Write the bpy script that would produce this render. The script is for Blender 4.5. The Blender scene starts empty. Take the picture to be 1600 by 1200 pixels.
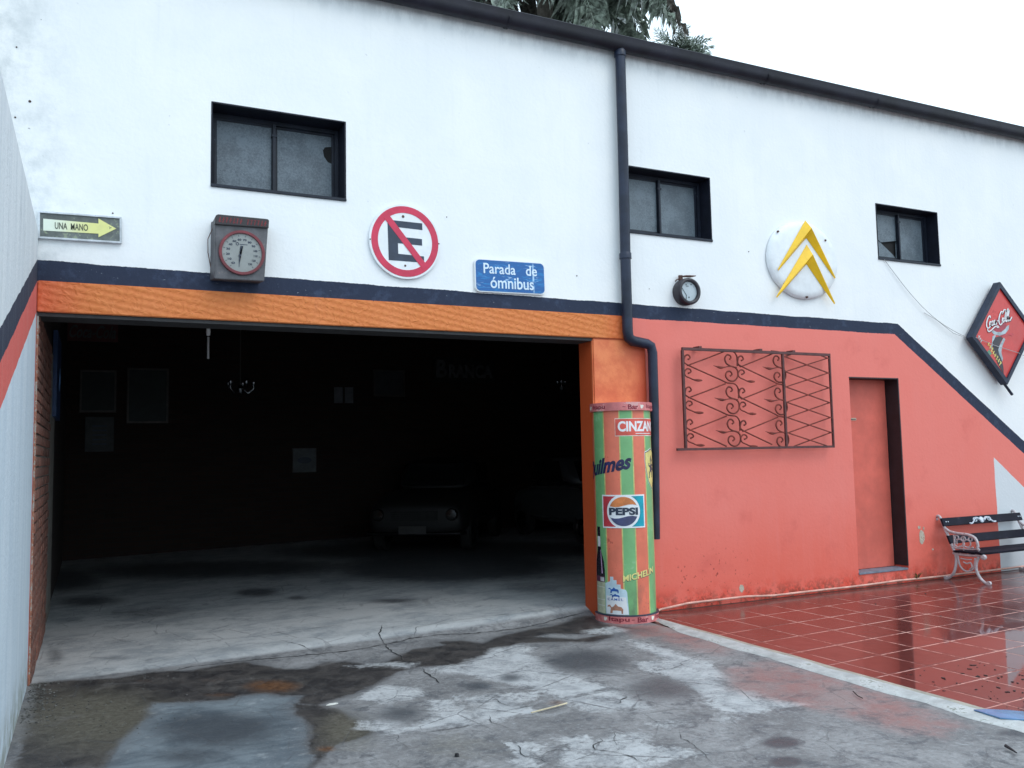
import bpy, bmesh, math, random
import numpy as np
from mathutils import Vector, Matrix, noise
R = math.radians
random.seed(7)
scn = bpy.context.scene
COL = scn.collection

# ------------------------------------------------------------------ camera
cd = bpy.data.cameras.new("camera"); cam = bpy.data.objects.new("camera", cd); COL.objects.link(cam)
cd.sensor_width = 36; cd.lens = 1352.255 / 1600 * 36; cd.clip_start = .05; cd.clip_end = 800
cr = Vector((.9002770, -.4348749, -.0196271)); cdn = Vector((.0170892, .0803581, -.9966196)); cf = Vector((.4349820, .8968982, .0797763))
cam.matrix_world = Matrix(((cr.x, -cdn.x, -cf.x, .3072343), (cr.y, -cdn.y, -cf.y, -6.8189005), (cr.z, -cdn.z, -cf.z, 1.5), (0, 0, 0, 1)))
scn.camera = cam

# ------------------------------------------------------------------ sky, sun, exposure
SUN_EL, SUN_AZ = R(52), R(150)            # azimuth clockwise from +Y: the bright part of the overcast is behind the camera, to the right
wd = bpy.data.worlds.new("World"); scn.world = wd; wd.use_nodes = True
nt = wd.node_tree; bg = nt.nodes["Background"]
sky = nt.nodes.new("ShaderNodeTexSky"); sky.sky_type = 'NISHITA'; sky.sun_disc = False
sky.sun_elevation = SUN_EL; sky.sun_rotation = SUN_AZ; sky.dust_density = 3; sky.air_density = 1.5
mx = nt.nodes.new("ShaderNodeMix"); mx.data_type = 'RGBA'; mx.inputs[0].default_value = .86
nt.links.new(sky.outputs[0], mx.inputs[6]); mx.inputs[7].default_value = (12.3, 15.1, 17.1, 1)   # even cloud deck
nt.links.new(mx.outputs[2], bg.inputs[0]); bg.inputs[1].default_value = .1
sl = bpy.data.lights.new("sun", 'SUN'); sl.energy = .8; sl.angle = R(28); sl.color = (1, .965, .92)
so = bpy.data.objects.new("sun", sl); COL.objects.link(so)
sd = Vector((math.sin(SUN_AZ) * math.cos(SUN_EL), math.cos(SUN_AZ) * math.cos(SUN_EL), math.sin(SUN_EL)))
so.rotation_euler = (-sd).to_track_quat('-Z', 'Y').to_euler()
vs = scn.view_settings; vs.view_transform = 'Standard'; vs.look = 'None'; vs.exposure = .20; vs.gamma = 1; vs.use_curve_mapping = False

# ------------------------------------------------------------------ surveyed outlines, metres (x, y on the ground; x, z on the front wall)
WET=[[[0.001, 0.056], [0.157, 0.023], [0.475, -0.084], [0.725, -0.027], [0.972, -0.13], [1.154, -0.064], [1.359, -0.05], [1.443, -0.234], [1.544, -0.423], [1.709, -0.498], [1.876, -0.378], [2.01, -0.412], [2.126, -0.592], [2.263, -0.584], [2.407, -0.461], [2.574, -0.314], [2.834, -0.288], [2.819, -0.143], [3.011, -0.203], [3.124, -0.381], [3.302, -0.238], [3.67, -0.102], [3.907, -0.088], [4.259, 0.102], [4.427, 0.069], [4.355, -0.232], [4.507, -0.55], [4.261, -0.585], [4.094, -0.602], [3.759, -0.339], [3.587, -0.382], [3.83, -0.642], [4.202, -0.608], [4.122, -0.734], [3.879, -0.808], [3.652, -0.645], [3.388, -0.513], [3.192, -0.632], [3.106, -0.606], [2.993, -0.761], [2.709, -0.936], [2.427, -0.856], [2.234, -0.91], [2.097, -1.067], [1.923, -1.24], [1.696, -1.361], [1.565, -1.444], [1.461, -1.353], [1.532, -1.185], [1.407, -1.113], [1.321, -0.996], [1.176, -0.98], [1.095, -1.033], [0.891, -0.964], [0.668, -0.868], [0.614, -1.007], [0.623, -1.159], [0.465, -1.577], [0.377, -1.984], [-0.003, -1.822], [0.002, -0.961], [-0.003, -0.091]], [[1.45, -1.347], [1.565, -1.444], [1.651, -1.613], [1.699, -1.853], [1.745, -2.076], [1.667, -2.156], [1.461, -2.216], [1.345, -2.42], [1.283, -2.485], [1.353, -2.32], [1.342, -2.15], [1.414, -1.89], [1.434, -1.703], [1.408, -1.548]]]
PALE=[[[2.438, -0.905], [2.709, -0.936], [2.993, -0.761], [3.14, -0.601], [3.339, -0.591], [3.406, -0.735], [3.246, -0.887], [3.254, -1.079], [3.214, -1.443], [3.263, -1.707], [3.302, -2.002], [3.254, -2.224], [3.258, -2.456], [3.075, -2.396], [2.92, -2.365], [2.899, -2.099], [2.877, -1.892], [2.861, -1.747], [2.802, -1.588], [2.709, -1.385], [2.612, -1.171], [2.509, -1.071]], [[1.921, -1.29], [2.048, -1.223], [2.208, -1.334], [2.226, -1.584], [2.092, -1.605], [1.933, -1.592], [1.818, -1.431]], [[2.174, -1.667], [2.299, -1.723], [2.306, -1.913], [2.274, -2.179], [2.267, -2.242], [2.074, -2.198], [1.899, -2.163], [1.749, -2.178], [1.738, -2.097], [1.949, -2.127], [2.105, -2.015], [2.156, -1.827]], [[2.351, -1.753], [2.551, -1.738], [2.703, -1.792], [2.88, -1.844], [2.777, -1.981], [2.617, -2.015], [2.67, -2.121], [2.646, -2.209], [2.5, -2.211], [2.36, -2.254], [2.32, -2.164], [2.337, -2.033], [2.45, -1.965], [2.392, -1.855]], [[2.255, -2.604], [2.312, -2.601], [2.386, -2.677], [2.43, -2.736], [2.327, -2.863], [2.259, -3.026], [2.179, -2.982], [2.163, -2.874], [2.236, -2.759]], [[2.541, -2.671], [2.684, -2.727], [2.7, -2.83], [2.854, -2.775], [2.96, -2.859], [2.883, -3.011], [3.018, -3.087], [3.016, -3.246], [2.854, -3.258], [2.684, -3.261], [2.353, -3.078], [2.41, -2.909], [2.521, -2.809]], [[4.188, -0.886], [4.23, -1.046], [4.269, -1.326], [4.225, -1.654], [4.262, -1.786], [4.112, -2.107], [3.958, -2.294], [3.915, -2.407], [4.032, -2.508], [3.984, -2.674], [4.135, -2.883], [3.824, -2.851], [3.633, -2.855], [3.58, -2.64], [3.716, -2.408], [3.73, -2.197], [3.785, -1.916], [3.735, -1.687], [3.799, -1.513], [4.049, -1.55], [4.1, -1.15]], [[3.525, -2.821], [3.633, -2.855], [3.58, -2.906], [3.48, -2.875]], [[3.117, -2.722], [3.252, -2.773], [3.132, -2.82]], [[1.699, -1.853], [1.881, -1.997], [1.759, -2.147], [1.651, -2.023]], [[1.974, -0.546], [2.245, -0.596], [2.462, -0.746], [2.358, -0.837], [2.21, -0.707], [2.029, -0.686]], [[4.097, -0.394], [4.381, -0.346], [4.394, -0.575], [4.152, -0.608], [4.008, -0.491]]]
PATCH=[[[0.668, -0.868], [0.891, -0.964], [1.095, -1.033], [1.176, -0.98], [1.321, -0.996], [1.407, -1.113], [1.532, -1.185], [1.461, -1.353], [1.408, -1.548], [1.434, -1.703], [1.414, -1.89], [1.342, -2.15], [1.353, -2.32], [1.274, -2.528], [0.377, -2.032], [0.465, -1.577], [0.623, -1.159]]]
RED=[[[4.575, -0.685], [4.745, -0.938], [4.705, -1.462], [4.502, -1.634], [4.391, -1.399], [4.425, -1.029]], [[4.26, -1.995], [4.606, -1.989], [4.71, -2.475], [4.632, -3.047], [4.501, -3.568], [4.182, -3.51], [4.118, -3.047], [3.984, -2.674], [3.93, -2.45]], [[4.348, -3.288], [4.49, -3.499], [4.252, -3.608], [4.15, -3.456]], [[4.426, -0.276], [4.769, -0.552], [4.626, -0.925], [4.32, -0.825]]]
DARK=[[3.535, -1.29, 0.315, -0.186, -0.22, -0.371, 1.0], [3.564, -2.153, 0.26, -0.15, -0.211, -0.297, 0.8], [2.576, -1.529, 0.108, -0.063, -0.054, -0.125, 0.9], [2.854, -1.45, 0.082, -0.048, -0.056, -0.117, 0.9], [1.947, -1.854, 0.164, -0.093, -0.073, -0.218, 0.8], [3.506, -3.304, 0.084, -0.047, -0.061, -0.065, 1.5], [3.571, -3.202, 0.04, -0.023, -0.036, -0.039, 0.6], [3.327, -3.521, 0.069, -0.038, -0.048, -0.051, 1.5], [0.96, -1.634, 0.379, -0.214, -0.052, -0.418, 1.0], [0.789, -2.007, 0.232, -0.129, -0.019, -0.195, 0.8], [4.451, 3.72, 1.096, -0.742, -0.478, -1.209, 1.8], [5.103, 5.37, 2.012, -1.428, -0.439, -1.111, 1.6], [1.766, 5.537, 1.766, -1.196, -0.12, -1.022, 1.2], [0.005, 5.863, 0.443, -0.295, 0.032, -1.238, 1.2], [3.756, 3.699, 0.475, -0.318, -0.14, -0.424, 1.5], [1.945, 3.081, 0.245, -0.158, -0.058, -0.351, 1.0], [0.306, 3.688, 0.37, -0.235, 0.001, -0.454, 0.9], [2.253, 2.404, 0.116, -0.074, -0.033, -0.158, 0.9], [3.033, 1.603, 0.247, -0.156, -0.056, -0.172, 0.9], [0.843, 2.485, 0.554, -0.345, -0.032, -0.573, 0.6], [4.51, 1.482, 0.341, -0.22, -0.247, -0.485, 0.6], [4.46, 0.829, 0.478, -0.302, -0.198, -0.361, 0.4], [0.067, 0.928, 0.081, -0.048, 0.015, -0.428, 0.7], [0.489, 0.557, 0.261, -0.154, -0.003, -0.138, 0.5], [4.662, -3.781, 0.112, -0.063, -0.057, -0.038, 1.0], [4.49, -3.499, 0.291, -0.165, -0.13, -0.1, 0.3], [4.462, -0.616, 0.181, -0.11, -0.114, -0.169, 0.6]]  # stains; the large deep ellipses also darken the garage floor for its shade
RUST=[[1.4, -0.848, 0.187, -0.108, -0.035, -0.191, 1.0], [1.419, -2.249, 0.058, -0.033, -0.014, -0.058, 0.8], [1.072, -0.887, 0.164, -0.094, -0.012, -0.093, 0.6], [0.65, -0.263, 0.098, -0.057, -0.005, -0.11, 0.5], [2.846, -2.115, 0.083, -0.048, -0.044, -0.081, 0.7], [2.046, -2.543, 0.202, -0.113, -0.089, -0.216, 0.35], [4.512, 1.196, 0.332, -0.212, -0.208, -0.393, 0.4], [1.063, -0.465, 0.233, -0.135, -0.025, -0.21, 0.4]]
OLIVE=[[0.352, -1.019, 0.505, -0.287, -0.003, -0.848, 0.9], [1.589, -1.988, 0.186, -0.105, -0.12, -0.449, 0.8], [2.046, -2.543, 0.318, -0.178, -0.138, -0.336, 0.5], [1.495, -0.678, 0.575, -0.335, -0.093, -0.482, 0.3]]
CRACKS=[[0.022, [[0.826, -0.086], [0.984, -0.008], [1.433, -0.025], [1.661, -0.065], [2.092, -0.102], [2.419, -0.039], [2.667, 0.06], [3.004, 0.06], [3.209, -0.005], [3.554, -0.031], [4.054, 0.088], [4.414, 0.149]]], [0.016, [[2.586, 0.528], [2.456, 0.216], [2.419, -0.091], [2.403, -0.287], [2.407, -0.461], [2.386, -0.611], [2.417, -0.72]]], [0.018, [[2.437, -0.883], [2.405, -1.01], [2.409, -1.113], [2.398, -1.242], [2.385, -1.346], [2.401, -1.374]]], [0.009, [[1.053, 0.7], [1.251, 0.717], [1.553, 0.704], [1.77, 0.748], [1.984, 0.74], [2.369, 0.724]]], [0.008, [[2.703, 0.067], [2.79, 0.25], [2.977, 0.29], [3.219, 0.301], [3.578, 0.28], [4.085, 0.39]]], [0.009, [[2.556, -1.823], [2.555, -2.01], [2.578, -2.068]]], [0.008, [[2.345, -2.081], [2.505, -2.115], [2.682, -2.097], [2.813, -2.096]]], [0.01, [[2.382, -2.144], [2.349, -2.235], [2.368, -2.364], [2.39, -2.44]]], [0.01, [[2.299, -2.628], [2.296, -2.694], [2.265, -2.859], [2.307, -2.934], [2.322, -3.07]]], [0.008, [[2.306, -2.923], [2.363, -2.862], [2.446, -2.844], [2.526, -2.932]]], [0.01, [[2.723, -2.773], [2.715, -2.838], [2.641, -2.876], [2.615, -2.938], [2.684, -3.009], [2.717, -3.131], [2.724, -3.293]]], [0.01, [[3.265, -2.149], [3.264, -2.229], [3.178, -2.305], [3.093, -2.332]]], [0.007, [[3.463, -1.747], [3.723, -1.781], [3.923, -1.798], [4.075, -1.74], [4.251, -1.801]]], [0.006, [[3.172, -2.881], [3.092, -3.015], [3.089, -3.127], [3.043, -3.262], [2.986, -3.419]]], [0.008, [[1.749, -2.178], [1.809, -2.236], [1.776, -2.336], [1.797, -2.46]]], [0.009, [[3.136, -2.694], [3.171, -2.766], [3.222, -2.795]]], [0.006, [[3.805, -2.54], [3.835, -2.62], [3.915, -2.697]]], [0.006, [[1.803, -1.625], [2.014, -1.592], [2.176, -1.604]]], [0.008, [[1.878, -2.226], [2.08, -2.278], [2.323, -2.247]]], [0.008, [[2.73, -2.937], [2.822, -2.805], [2.858, -2.704]]], [0.007, [[1.423, -1.253], [1.469, -1.404]]], [0.007, [[1.553, 0.704], [1.908, -0.042], [2.0, -0.072]]], [0.005, [[2.581, -2.669], [2.682, -2.629], [2.885, -2.694], [3.056, -2.688]]]]
LITTER=[[5.372, -3.282], [5.551, -3.148], [5.562, -3.046], [5.55, -2.965], [5.608, -3.036], [5.55, -3.182], [5.308, -3.277], [5.487, -2.966], [5.73, -2.757], [5.61, -2.807], [5.736, -2.901], [5.662, -3.141], [5.477, -2.96], [5.232, -2.997], [5.267, -2.874], [5.495, -2.952], [5.375, -3.332], [5.104, -3.317], [5.317, -3.282], [5.748, -3.062], [5.203, -3.151], [5.356, -3.189], [7.868, -1.203], [7.034, -1.479], [7.917, -0.615], [7.045, -0.764], [5.712, -2.746], [5.468, -2.861]]
HOSE=[[5.065, -0.024], [5.29, -0.034], [5.59, -0.027], [5.994, -0.028], [6.382, -0.021], [7.243, -0.033], [8.184, -0.007], [8.894, -0.009], [9.801, 0.014], [10.347, 0.01]]
BLUE=[[4.842, -3.487], [4.971, -3.505], [5.022, -3.576], [5.085, -3.68], [4.893, -3.802], [4.829, -3.704], [4.758, -3.625], [4.766, -3.457]]
COKE={"word": [[9.824, 2.984], [10.336, 3.117], [10.322, 2.98], [9.812, 2.859]], "swoosh": [[9.842, 2.865], [9.884, 2.853], [9.959, 2.885], [10.032, 2.883], [10.019, 2.902], [9.946, 2.901], [9.871, 2.866], [9.832, 2.884]], "disc": [[10.074, 2.871]], "discr": 0.11823926369523896, "ring": [[9.91, 2.825], [9.95, 2.798], [10.051, 2.788], [10.157, 2.816], [10.221, 2.868], [10.242, 2.927], [10.196, 2.91], [10.163, 2.875], [10.085, 2.833], [9.997, 2.829], [9.927, 2.854]], "bottle": [[9.969, 2.765], [9.912, 2.7], [9.911, 2.614], [9.941, 2.548], [9.976, 2.463], [10.04, 2.379], [10.079, 2.332], [10.08, 2.418], [10.059, 2.495], [10.015, 2.57], [10.005, 2.618], [10.058, 2.706], [10.115, 2.766], [10.05, 2.778]], "bshine": [[9.92, 2.777], [9.905, 2.7], [9.876, 2.623], [9.886, 2.614], [9.927, 2.701], [9.97, 2.77], [9.986, 2.795]], "bshine2": [[10.122, 2.767], [10.039, 2.667], [10.004, 2.608], [10.033, 2.532], [10.063, 2.466], [10.083, 2.514], [10.061, 2.591], [10.091, 2.669], [10.15, 2.748]], "spoon": [[10.08, 2.784], [10.231, 2.82], [10.284, 2.832], [10.312, 2.813], [10.273, 2.792], [10.23, 2.805], [10.092, 2.76]], "yel1": [[9.797, 2.696], [9.848, 2.708], [9.864, 2.651], [9.93, 2.586], [9.996, 2.521], [10.049, 2.465], [10.037, 2.417], [9.989, 2.454], [9.923, 2.519], [9.843, 2.583], [9.806, 2.639]], "yel2": [[9.889, 2.461], [9.919, 2.471], [10.077, 2.313], [10.053, 2.288]], "green": [[9.77, 2.562], [9.846, 2.612], [9.885, 2.566], [9.823, 2.526]], "small": [[9.647, 2.766], [9.692, 2.792], [9.728, 2.722], [9.697, 2.692], [9.657, 2.719]]}
CAR1X=[6.56, 4.7, 0.61]
CAR2X=[4.56, 6.6, 1.42, 5.49, 6.6, 0.67]
I_branca=[[6.025, 3.255], [7.153, 2.901]]
I_coke=[[-0.076, 3.66], [0.64, 3.394]]
I_fr1=[[0.112, 2.929], [0.63, 2.265]]
I_fr2=[[0.196, 2.195], [0.604, 1.652]]
I_post=[[0.783, 2.976], [1.399, 2.095]]
I_pic=[[3.381, 1.66], [3.79, 1.242]]
I_win=[[4.092, 2.752], [4.464, 2.445]]
I_fr3=[[4.814, 3.048], [5.403, 2.567]]
I_fan=[[1.907, 2.607], [2.252, 2.315]]
I_lamp=[[1.233, 2.73], [1.258, 2.423]]
I_glint=[[6.821, 2.715], [6.984, 2.416]]
STRAW=[(2.873, -2.192), (2.767, -2.22), (2.602, -2.255)]
TWIG=[(4.512, -2.835), (4.46, -2.917), (4.444, -2.969)]
STICK=[(4.379, -3.912), (4.358, -3.953), (4.332, -4.0)]
CHIP=(1.637, -1.485)
BOLT=(1.967, -2.684)

# ------------------------------------------------------------------ shader helper
class S:
    def __init__(s, t, v): s.t = t; s.v = v
    def _m(s, op, *a, clamp=False):
        n = s.t.nodes.new("ShaderNodeMath"); n.operation = op; n.use_clamp = clamp
        for i, x in enumerate((s,) + a):
            if isinstance(x, S): s.t.links.new(x.v, n.inputs[i])
            else: n.inputs[i].default_value = x
        return S(s.t, n.outputs[0])
    def __add__(s, o): return s._m('ADD', o)
    def __sub__(s, o): return s._m('SUBTRACT', o)
    def __mul__(s, o): return s._m('MULTIPLY', o)
    def __truediv__(s, o): return s._m('DIVIDE', o)
    def gt(s, o): return s._m('GREATER_THAN', o)
    def lt(s, o): return s._m('LESS_THAN', o)
    def mn(s, o): return s._m('MINIMUM', o)
    def mxx(s, o): return s._m('MAXIMUM', o)
    def pw(s, o): return s._m('POWER', o)
    def ab(s): return s._m('ABSOLUTE')
    def inv(s): return s * -1. + 1.
    def ss(s, a, b):
        n = s.t.nodes.new("ShaderNodeMapRange"); n.interpolation_type = 'SMOOTHSTEP'
        s.t.links.new(s.v, n.inputs[0]); n.inputs[1].default_value = a; n.inputs[2].default_value = b
        if a > b: n.inputs[1].default_value = b; n.inputs[2].default_value = a; n.inputs[3].default_value = 1; n.inputs[4].default_value = 0
        return S(s.t, n.outputs[0])

class Mat:
    def __init__(s, name, base=(.5, .5, .5), rough=.6, metal=0, spec=.5):
        s.m = bpy.data.materials.new(name); s.m.use_nodes = True; s.t = s.m.node_tree
        s.b = s.t.nodes["Principled BSDF"]
        s.b.inputs["Base Color"].default_value = (*base, 1); s.b.inputs["Roughness"].default_value = rough
        s.b.inputs["Metallic"].default_value = metal; s.b.inputs["Specular IOR Level"].default_value = spec
        s.c = S(s.t, None); s.c.v = None; s.base = base; s.h = None
        tc = s.t.nodes.new("ShaderNodeTexCoord"); s.tc = tc.outputs["Object"]
        sp = s.t.nodes.new("ShaderNodeSeparateXYZ"); s.t.links.new(s.tc, sp.inputs[0])
        s.x, s.y, s.z = (S(s.t, o) for o in sp.outputs)
    def noise(s, scale, detail=4, rough=.55, st=(1, 1, 1), w=0, dist=0):
        mp = s.t.nodes.new("ShaderNodeMapping"); mp.inputs[3].default_value = st; mp.inputs[1].default_value = (w, w * .7, w * 1.3)
        s.t.links.new(s.tc, mp.inputs[0])
        n = s.t.nodes.new("ShaderNodeTexNoise"); n.inputs["Scale"].default_value = scale; n.inputs["Detail"].default_value = detail
        n.inputs["Roughness"].default_value = rough; n.inputs["Distortion"].default_value = dist
        s.t.links.new(mp.outputs[0], n.inputs["Vector"]); return S(s.t, n.outputs[0])
    def vor(s, scale, feature='F1', st=(1, 1, 1), rnd=1, out=0):
        mp = s.t.nodes.new("ShaderNodeMapping"); mp.inputs[3].default_value = st; s.t.links.new(s.tc, mp.inputs[0])
        n = s.t.nodes.new("ShaderNodeTexVoronoi"); n.feature = feature; n.inputs["Scale"].default_value = scale; n.inputs["Randomness"].default_value = rnd
        s.t.links.new(mp.outputs[0], n.inputs["Vector"]); return S(s.t, n.outputs[out])
    def rgb(s, c):
        n = s.t.nodes.new("ShaderNodeRGB"); n.outputs[0].default_value = (*c, 1); return S(s.t, n.outputs[0])
    def mix(s, f, a, b):
        n = s.t.nodes.new("ShaderNodeMix"); n.data_type = 'RGBA'
        for i, x in ((0, f), (6, a), (7, b)):
            if isinstance(x, S): s.t.links.new(x.v, n.inputs[i])
            elif i == 0: n.inputs[i].default_value = x
            else: n.inputs[i].default_value = (*x, 1)
        return S(s.t, n.outputs[2])
    def attr(s, name):
        n = s.t.nodes.new("ShaderNodeAttribute"); n.attribute_name = name
        sp = s.t.nodes.new("ShaderNodeSeparateColor"); s.t.links.new(n.outputs["Color"], sp.inputs[0])
        return [S(s.t, o) for o in sp.outputs[:3]]
    def rnd(s):
        n = s.t.nodes.new("ShaderNodeObjectInfo"); return S(s.t, n.outputs["Random"])
    def set(s, color=None, rough=None, height=None, dist=.002, strength=1.):
        if color is not None: s.t.links.new(color.v, s.b.inputs["Base Color"])
        if rough is not None: s.t.links.new(rough.v, s.b.inputs["Roughness"])
        if height is not None:
            n = s.t.nodes.new("ShaderNodeBump"); n.inputs["Strength"].default_value = strength; n.inputs["Distance"].default_value = dist
            s.t.links.new(height.v, n.inputs["Height"]); s.t.links.new(n.outputs[0], s.b.inputs["Normal"])
        return s.m

def simple(name, c, rough=.6, metal=0, var=.25, scale=9, bump=.0006, wear=None, wearamt=.58, spec=.5, dirt=False):
    """painted / plain surface with mottling, fine grain and optional worn patches"""
    M = Mat(name, c, rough, metal, spec)
    n = M.noise(scale, 6, .65); n2 = M.noise(scale * 9, 3, .6, w=4)
    col = M.mix(n.ss(.3, .72), tuple(x * (1 - var) for x in c), tuple(min(1, x * (1 + var)) for x in c))
    if wear:
        w = (n * .6 + n2 * .4).ss(wearamt, wearamt + .05); col = M.mix(w, col, wear)
    if dirt:
        g1 = M.noise(7, 7, .7, st=(1, 1, .45), w=33); col = M.mix(M.z.ss(.45, .02) * g1.ss(.42, .62) * .6, col, (.10, .085, .075)); col = M.mix(g1.ss(.60, .70) * .28, col, (.22, .17, .14)); col = M.mix(M.noise(55, 3, .6, w=50).ss(.70, .73) * .7, col, (.10, .07, .06))
    return M.set(col, n2 * .25 + (rough - .12), n2 * .5 + n * .5, bump * 2)

# ------------------------------------------------------------------ geometry helpers
def link(name, me, mats, parent=None, loc=None):
    o = bpy.data.objects.new(name, me)
    for m in (mats if isinstance(mats, (list, tuple)) else [mats]):
        if m and m.name not in [x.name for x in me.materials if x]: me.materials.append(m)
    COL.objects.link(o)
    if parent: o.parent = parent
    if loc: o.location = loc
    return o
def tag(o, label, cat, group=None, kind=None):
    if label: o["label"] = label
    if cat: o["category"] = cat
    if group: o["group"] = group
    if kind: o["kind"] = kind
    return o
def struct(o): o["kind"] = "structure"; return o
def thing(name, label, cat, loc=(0, 0, 0), rz=0, group=None):
    o = bpy.data.objects.new(name, None); o.empty_display_size = .1; COL.objects.link(o); o.location = loc; o.rotation_euler.z = rz
    return tag(o, label, cat, group)
class MB:
    def __init__(s): s.bm = bmesh.new()
    def box(s, x0, x1, y0, y1, z0, z1, mi=0):
        v = [s.bm.verts.new(p) for p in ((x0,y0,z0),(x1,y0,z0),(x1,y1,z0),(x0,y1,z0),(x0,y0,z1),(x1,y0,z1),(x1,y1,z1),(x0,y1,z1))]
        for f in ((3,2,1,0),(4,5,6,7),(0,1,5,4),(1,2,6,5),(2,3,7,6),(3,0,4,7)):
            s.bm.faces.new([v[i] for i in f]).material_index = mi
        return s
    def prism(s, poly, y0, y1, mi=0):
        """polygon in (x, z) extruded along y"""
        n = len(poly); a = [s.bm.verts.new((x, y0, z)) for x, z in poly]; b = [s.bm.verts.new((x, y1, z)) for x, z in poly]
        fs = [s.bm.faces.new(a), s.bm.faces.new(b[::-1])]
        for i in range(n): fs.append(s.bm.faces.new((a[i], b[i], b[(i + 1) % n], a[(i + 1) % n])))
        for f in fs: f.material_index = mi
        return s
    def slab(s, poly, z0, z1, mi=0, inset=0, drop=0):
        n = len(poly); top = [s.bm.verts.new((x, y, z1)) for x, y in poly]; bot = [s.bm.verts.new((x, y, z0)) for x, y in poly]
        fs = [s.bm.faces.new(top), s.bm.faces.new(bot[::-1])]
        for i in range(n): fs.append(s.bm.faces.new((top[i], bot[i], bot[(i + 1) % n], top[(i + 1) % n])))
        for f in fs: f.material_index = mi
        return s
    def ring(s, cx, cz, rx, rz, ix, iz, y0, y1, n=48):
        P = [(math.cos(2 * math.pi * i / n), math.sin(2 * math.pi * i / n)) for i in range(n)]
        L = [[s.bm.verts.new((cx + c * a, y, cz + d * b)) for c, d in P] for a, b, y in ((rx, rz, y0), (ix, iz, y0), (ix, iz, y1), (rx, rz, y1))]
        for k in range(4):
            A, B = L[k], L[(k + 1) % 4]
            for i in range(n): s.bm.faces.new((A[i], A[(i + 1) % n], B[(i + 1) % n], B[i]))
        return s
    def tube(s, pts, r, n=8, cap=True, sq=False):
        pts = [Vector(p) for p in pts]; rr = r if isinstance(r, (list, tuple)) else [r] * len(pts); prev = None; rings = []
        up = None
        for i, p in enumerate(pts):
            d = ((pts[min(i + 1, len(pts) - 1)] - p).normalized() + (p - pts[max(i - 1, 0)]).normalized())
            if d.length < 1e-6: d = Vector((0, 0, 1))
            d.normalize()
            if up is None: up = d.orthogonal().normalized() if abs(d.y) > .9 else Vector((0, 1, 0))
            up = (up - d * up.dot(d)); up = up.normalized() if up.length > 1e-5 else d.orthogonal().normalized()
            sd_ = d.cross(up)
            off = math.pi / n
            # keep width through bends
            rings.append([s.bm.verts.new(p + (up * math.cos(2*math.pi*k/n+off) + sd_ * math.sin(2*math.pi*k/n+off)) * rr[i] * (1.2 if sq else 1)) for k in range(n)])
        for a, b in zip(rings, rings[1:]):
            for k in range(n): s.bm.faces.new((a[k], a[(k + 1) % n], b[(k + 1) % n], b[k]))
        if cap: s.bm.faces.new(rings[0][::-1]); s.bm.faces.new(rings[-1])
        return s
    def lathe(s, prof, c=(0, 0, 0), axis='Z', n=32, a0=0, a1=2 * math.pi):
        full = abs(a1 - a0 - 2 * math.pi) < 1e-6; m = n if full else n + 1; rings = []
        for r, h in prof:
            ring = []
            for k in range(m):
                a = a0 + (a1 - a0) * k / n; x, y = r * math.cos(a), r * math.sin(a)
                p = (x, y, h) if axis == 'Z' else ((x, h, y) if axis == 'Y' else (h, x, y))
                ring.append(s.bm.verts.new((c[0] + p[0], c[1] + p[1], c[2] + p[2])))
            rings.append(ring)
        for a, b in zip(rings, rings[1:]):
            for k in range(n):
                k2 = (k + 1) % m; s.bm.faces.new((a[k], a[k2], b[k2], b[k]))
        return s
    def add(s, other, mtx=None):
        me = bpy.data.meshes.new("t"); other.bm.to_mesh(me)
        if mtx: me.transform(mtx)
        s.bm.from_mesh(me); bpy.data.meshes.remove(me); return s
    def mesh(s, smooth=None, bevel=0, weld=True):
        if weld: bmesh.ops.remove_doubles(s.bm, verts=s.bm.verts, dist=1e-5)
        bmesh.ops.recalc_face_normals(s.bm, faces=s.bm.faces)
        if bevel: bmesh.ops.bevel(s.bm, geom=[e for e in s.bm.edges if e.is_manifold and e.calc_face_angle(0) > .6], offset=bevel, segments=2, affect='EDGES', clamp_overlap=True)
        me = bpy.data.meshes.new("mesh")
        if smooth is not None:
            for f in s.bm.faces: f.smooth = True
            for e in s.bm.edges:
                if e.is_manifold and e.calc_face_angle(0) > smooth: e.smooth = False
        s.bm.to_mesh(me); s.bm.free(); return me
    def build(s, name, mats, parent=None, smooth=None, bevel=0, loc=None):
        return link(name, s.mesh(smooth, bevel), mats, parent, loc)
def ell(cx, cz, rx, rz, n=40, a0=0, a1=2 * math.pi):
    m = n if abs(a1 - a0) > 6.28 else n + 1
    return [(cx + rx * math.cos(a0 + (a1 - a0) * i / n), cz + rz * math.sin(a0 + (a1 - a0) * i / n)) for i in range(m)]
def rrect(x0, x1, z0, z1, r, n=5):
    out = []
    for cx, cz, a in ((x1 - r, z1 - r, 0), (x0 + r, z1 - r, 90), (x0 + r, z0 + r, 180), (x1 - r, z0 + r, 270)):
        out += [(cx + r * math.cos(R(a + 90 * i / n)), cz + r * math.sin(R(a + 90 * i / n))) for i in range(n + 1)]
    return out
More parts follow.
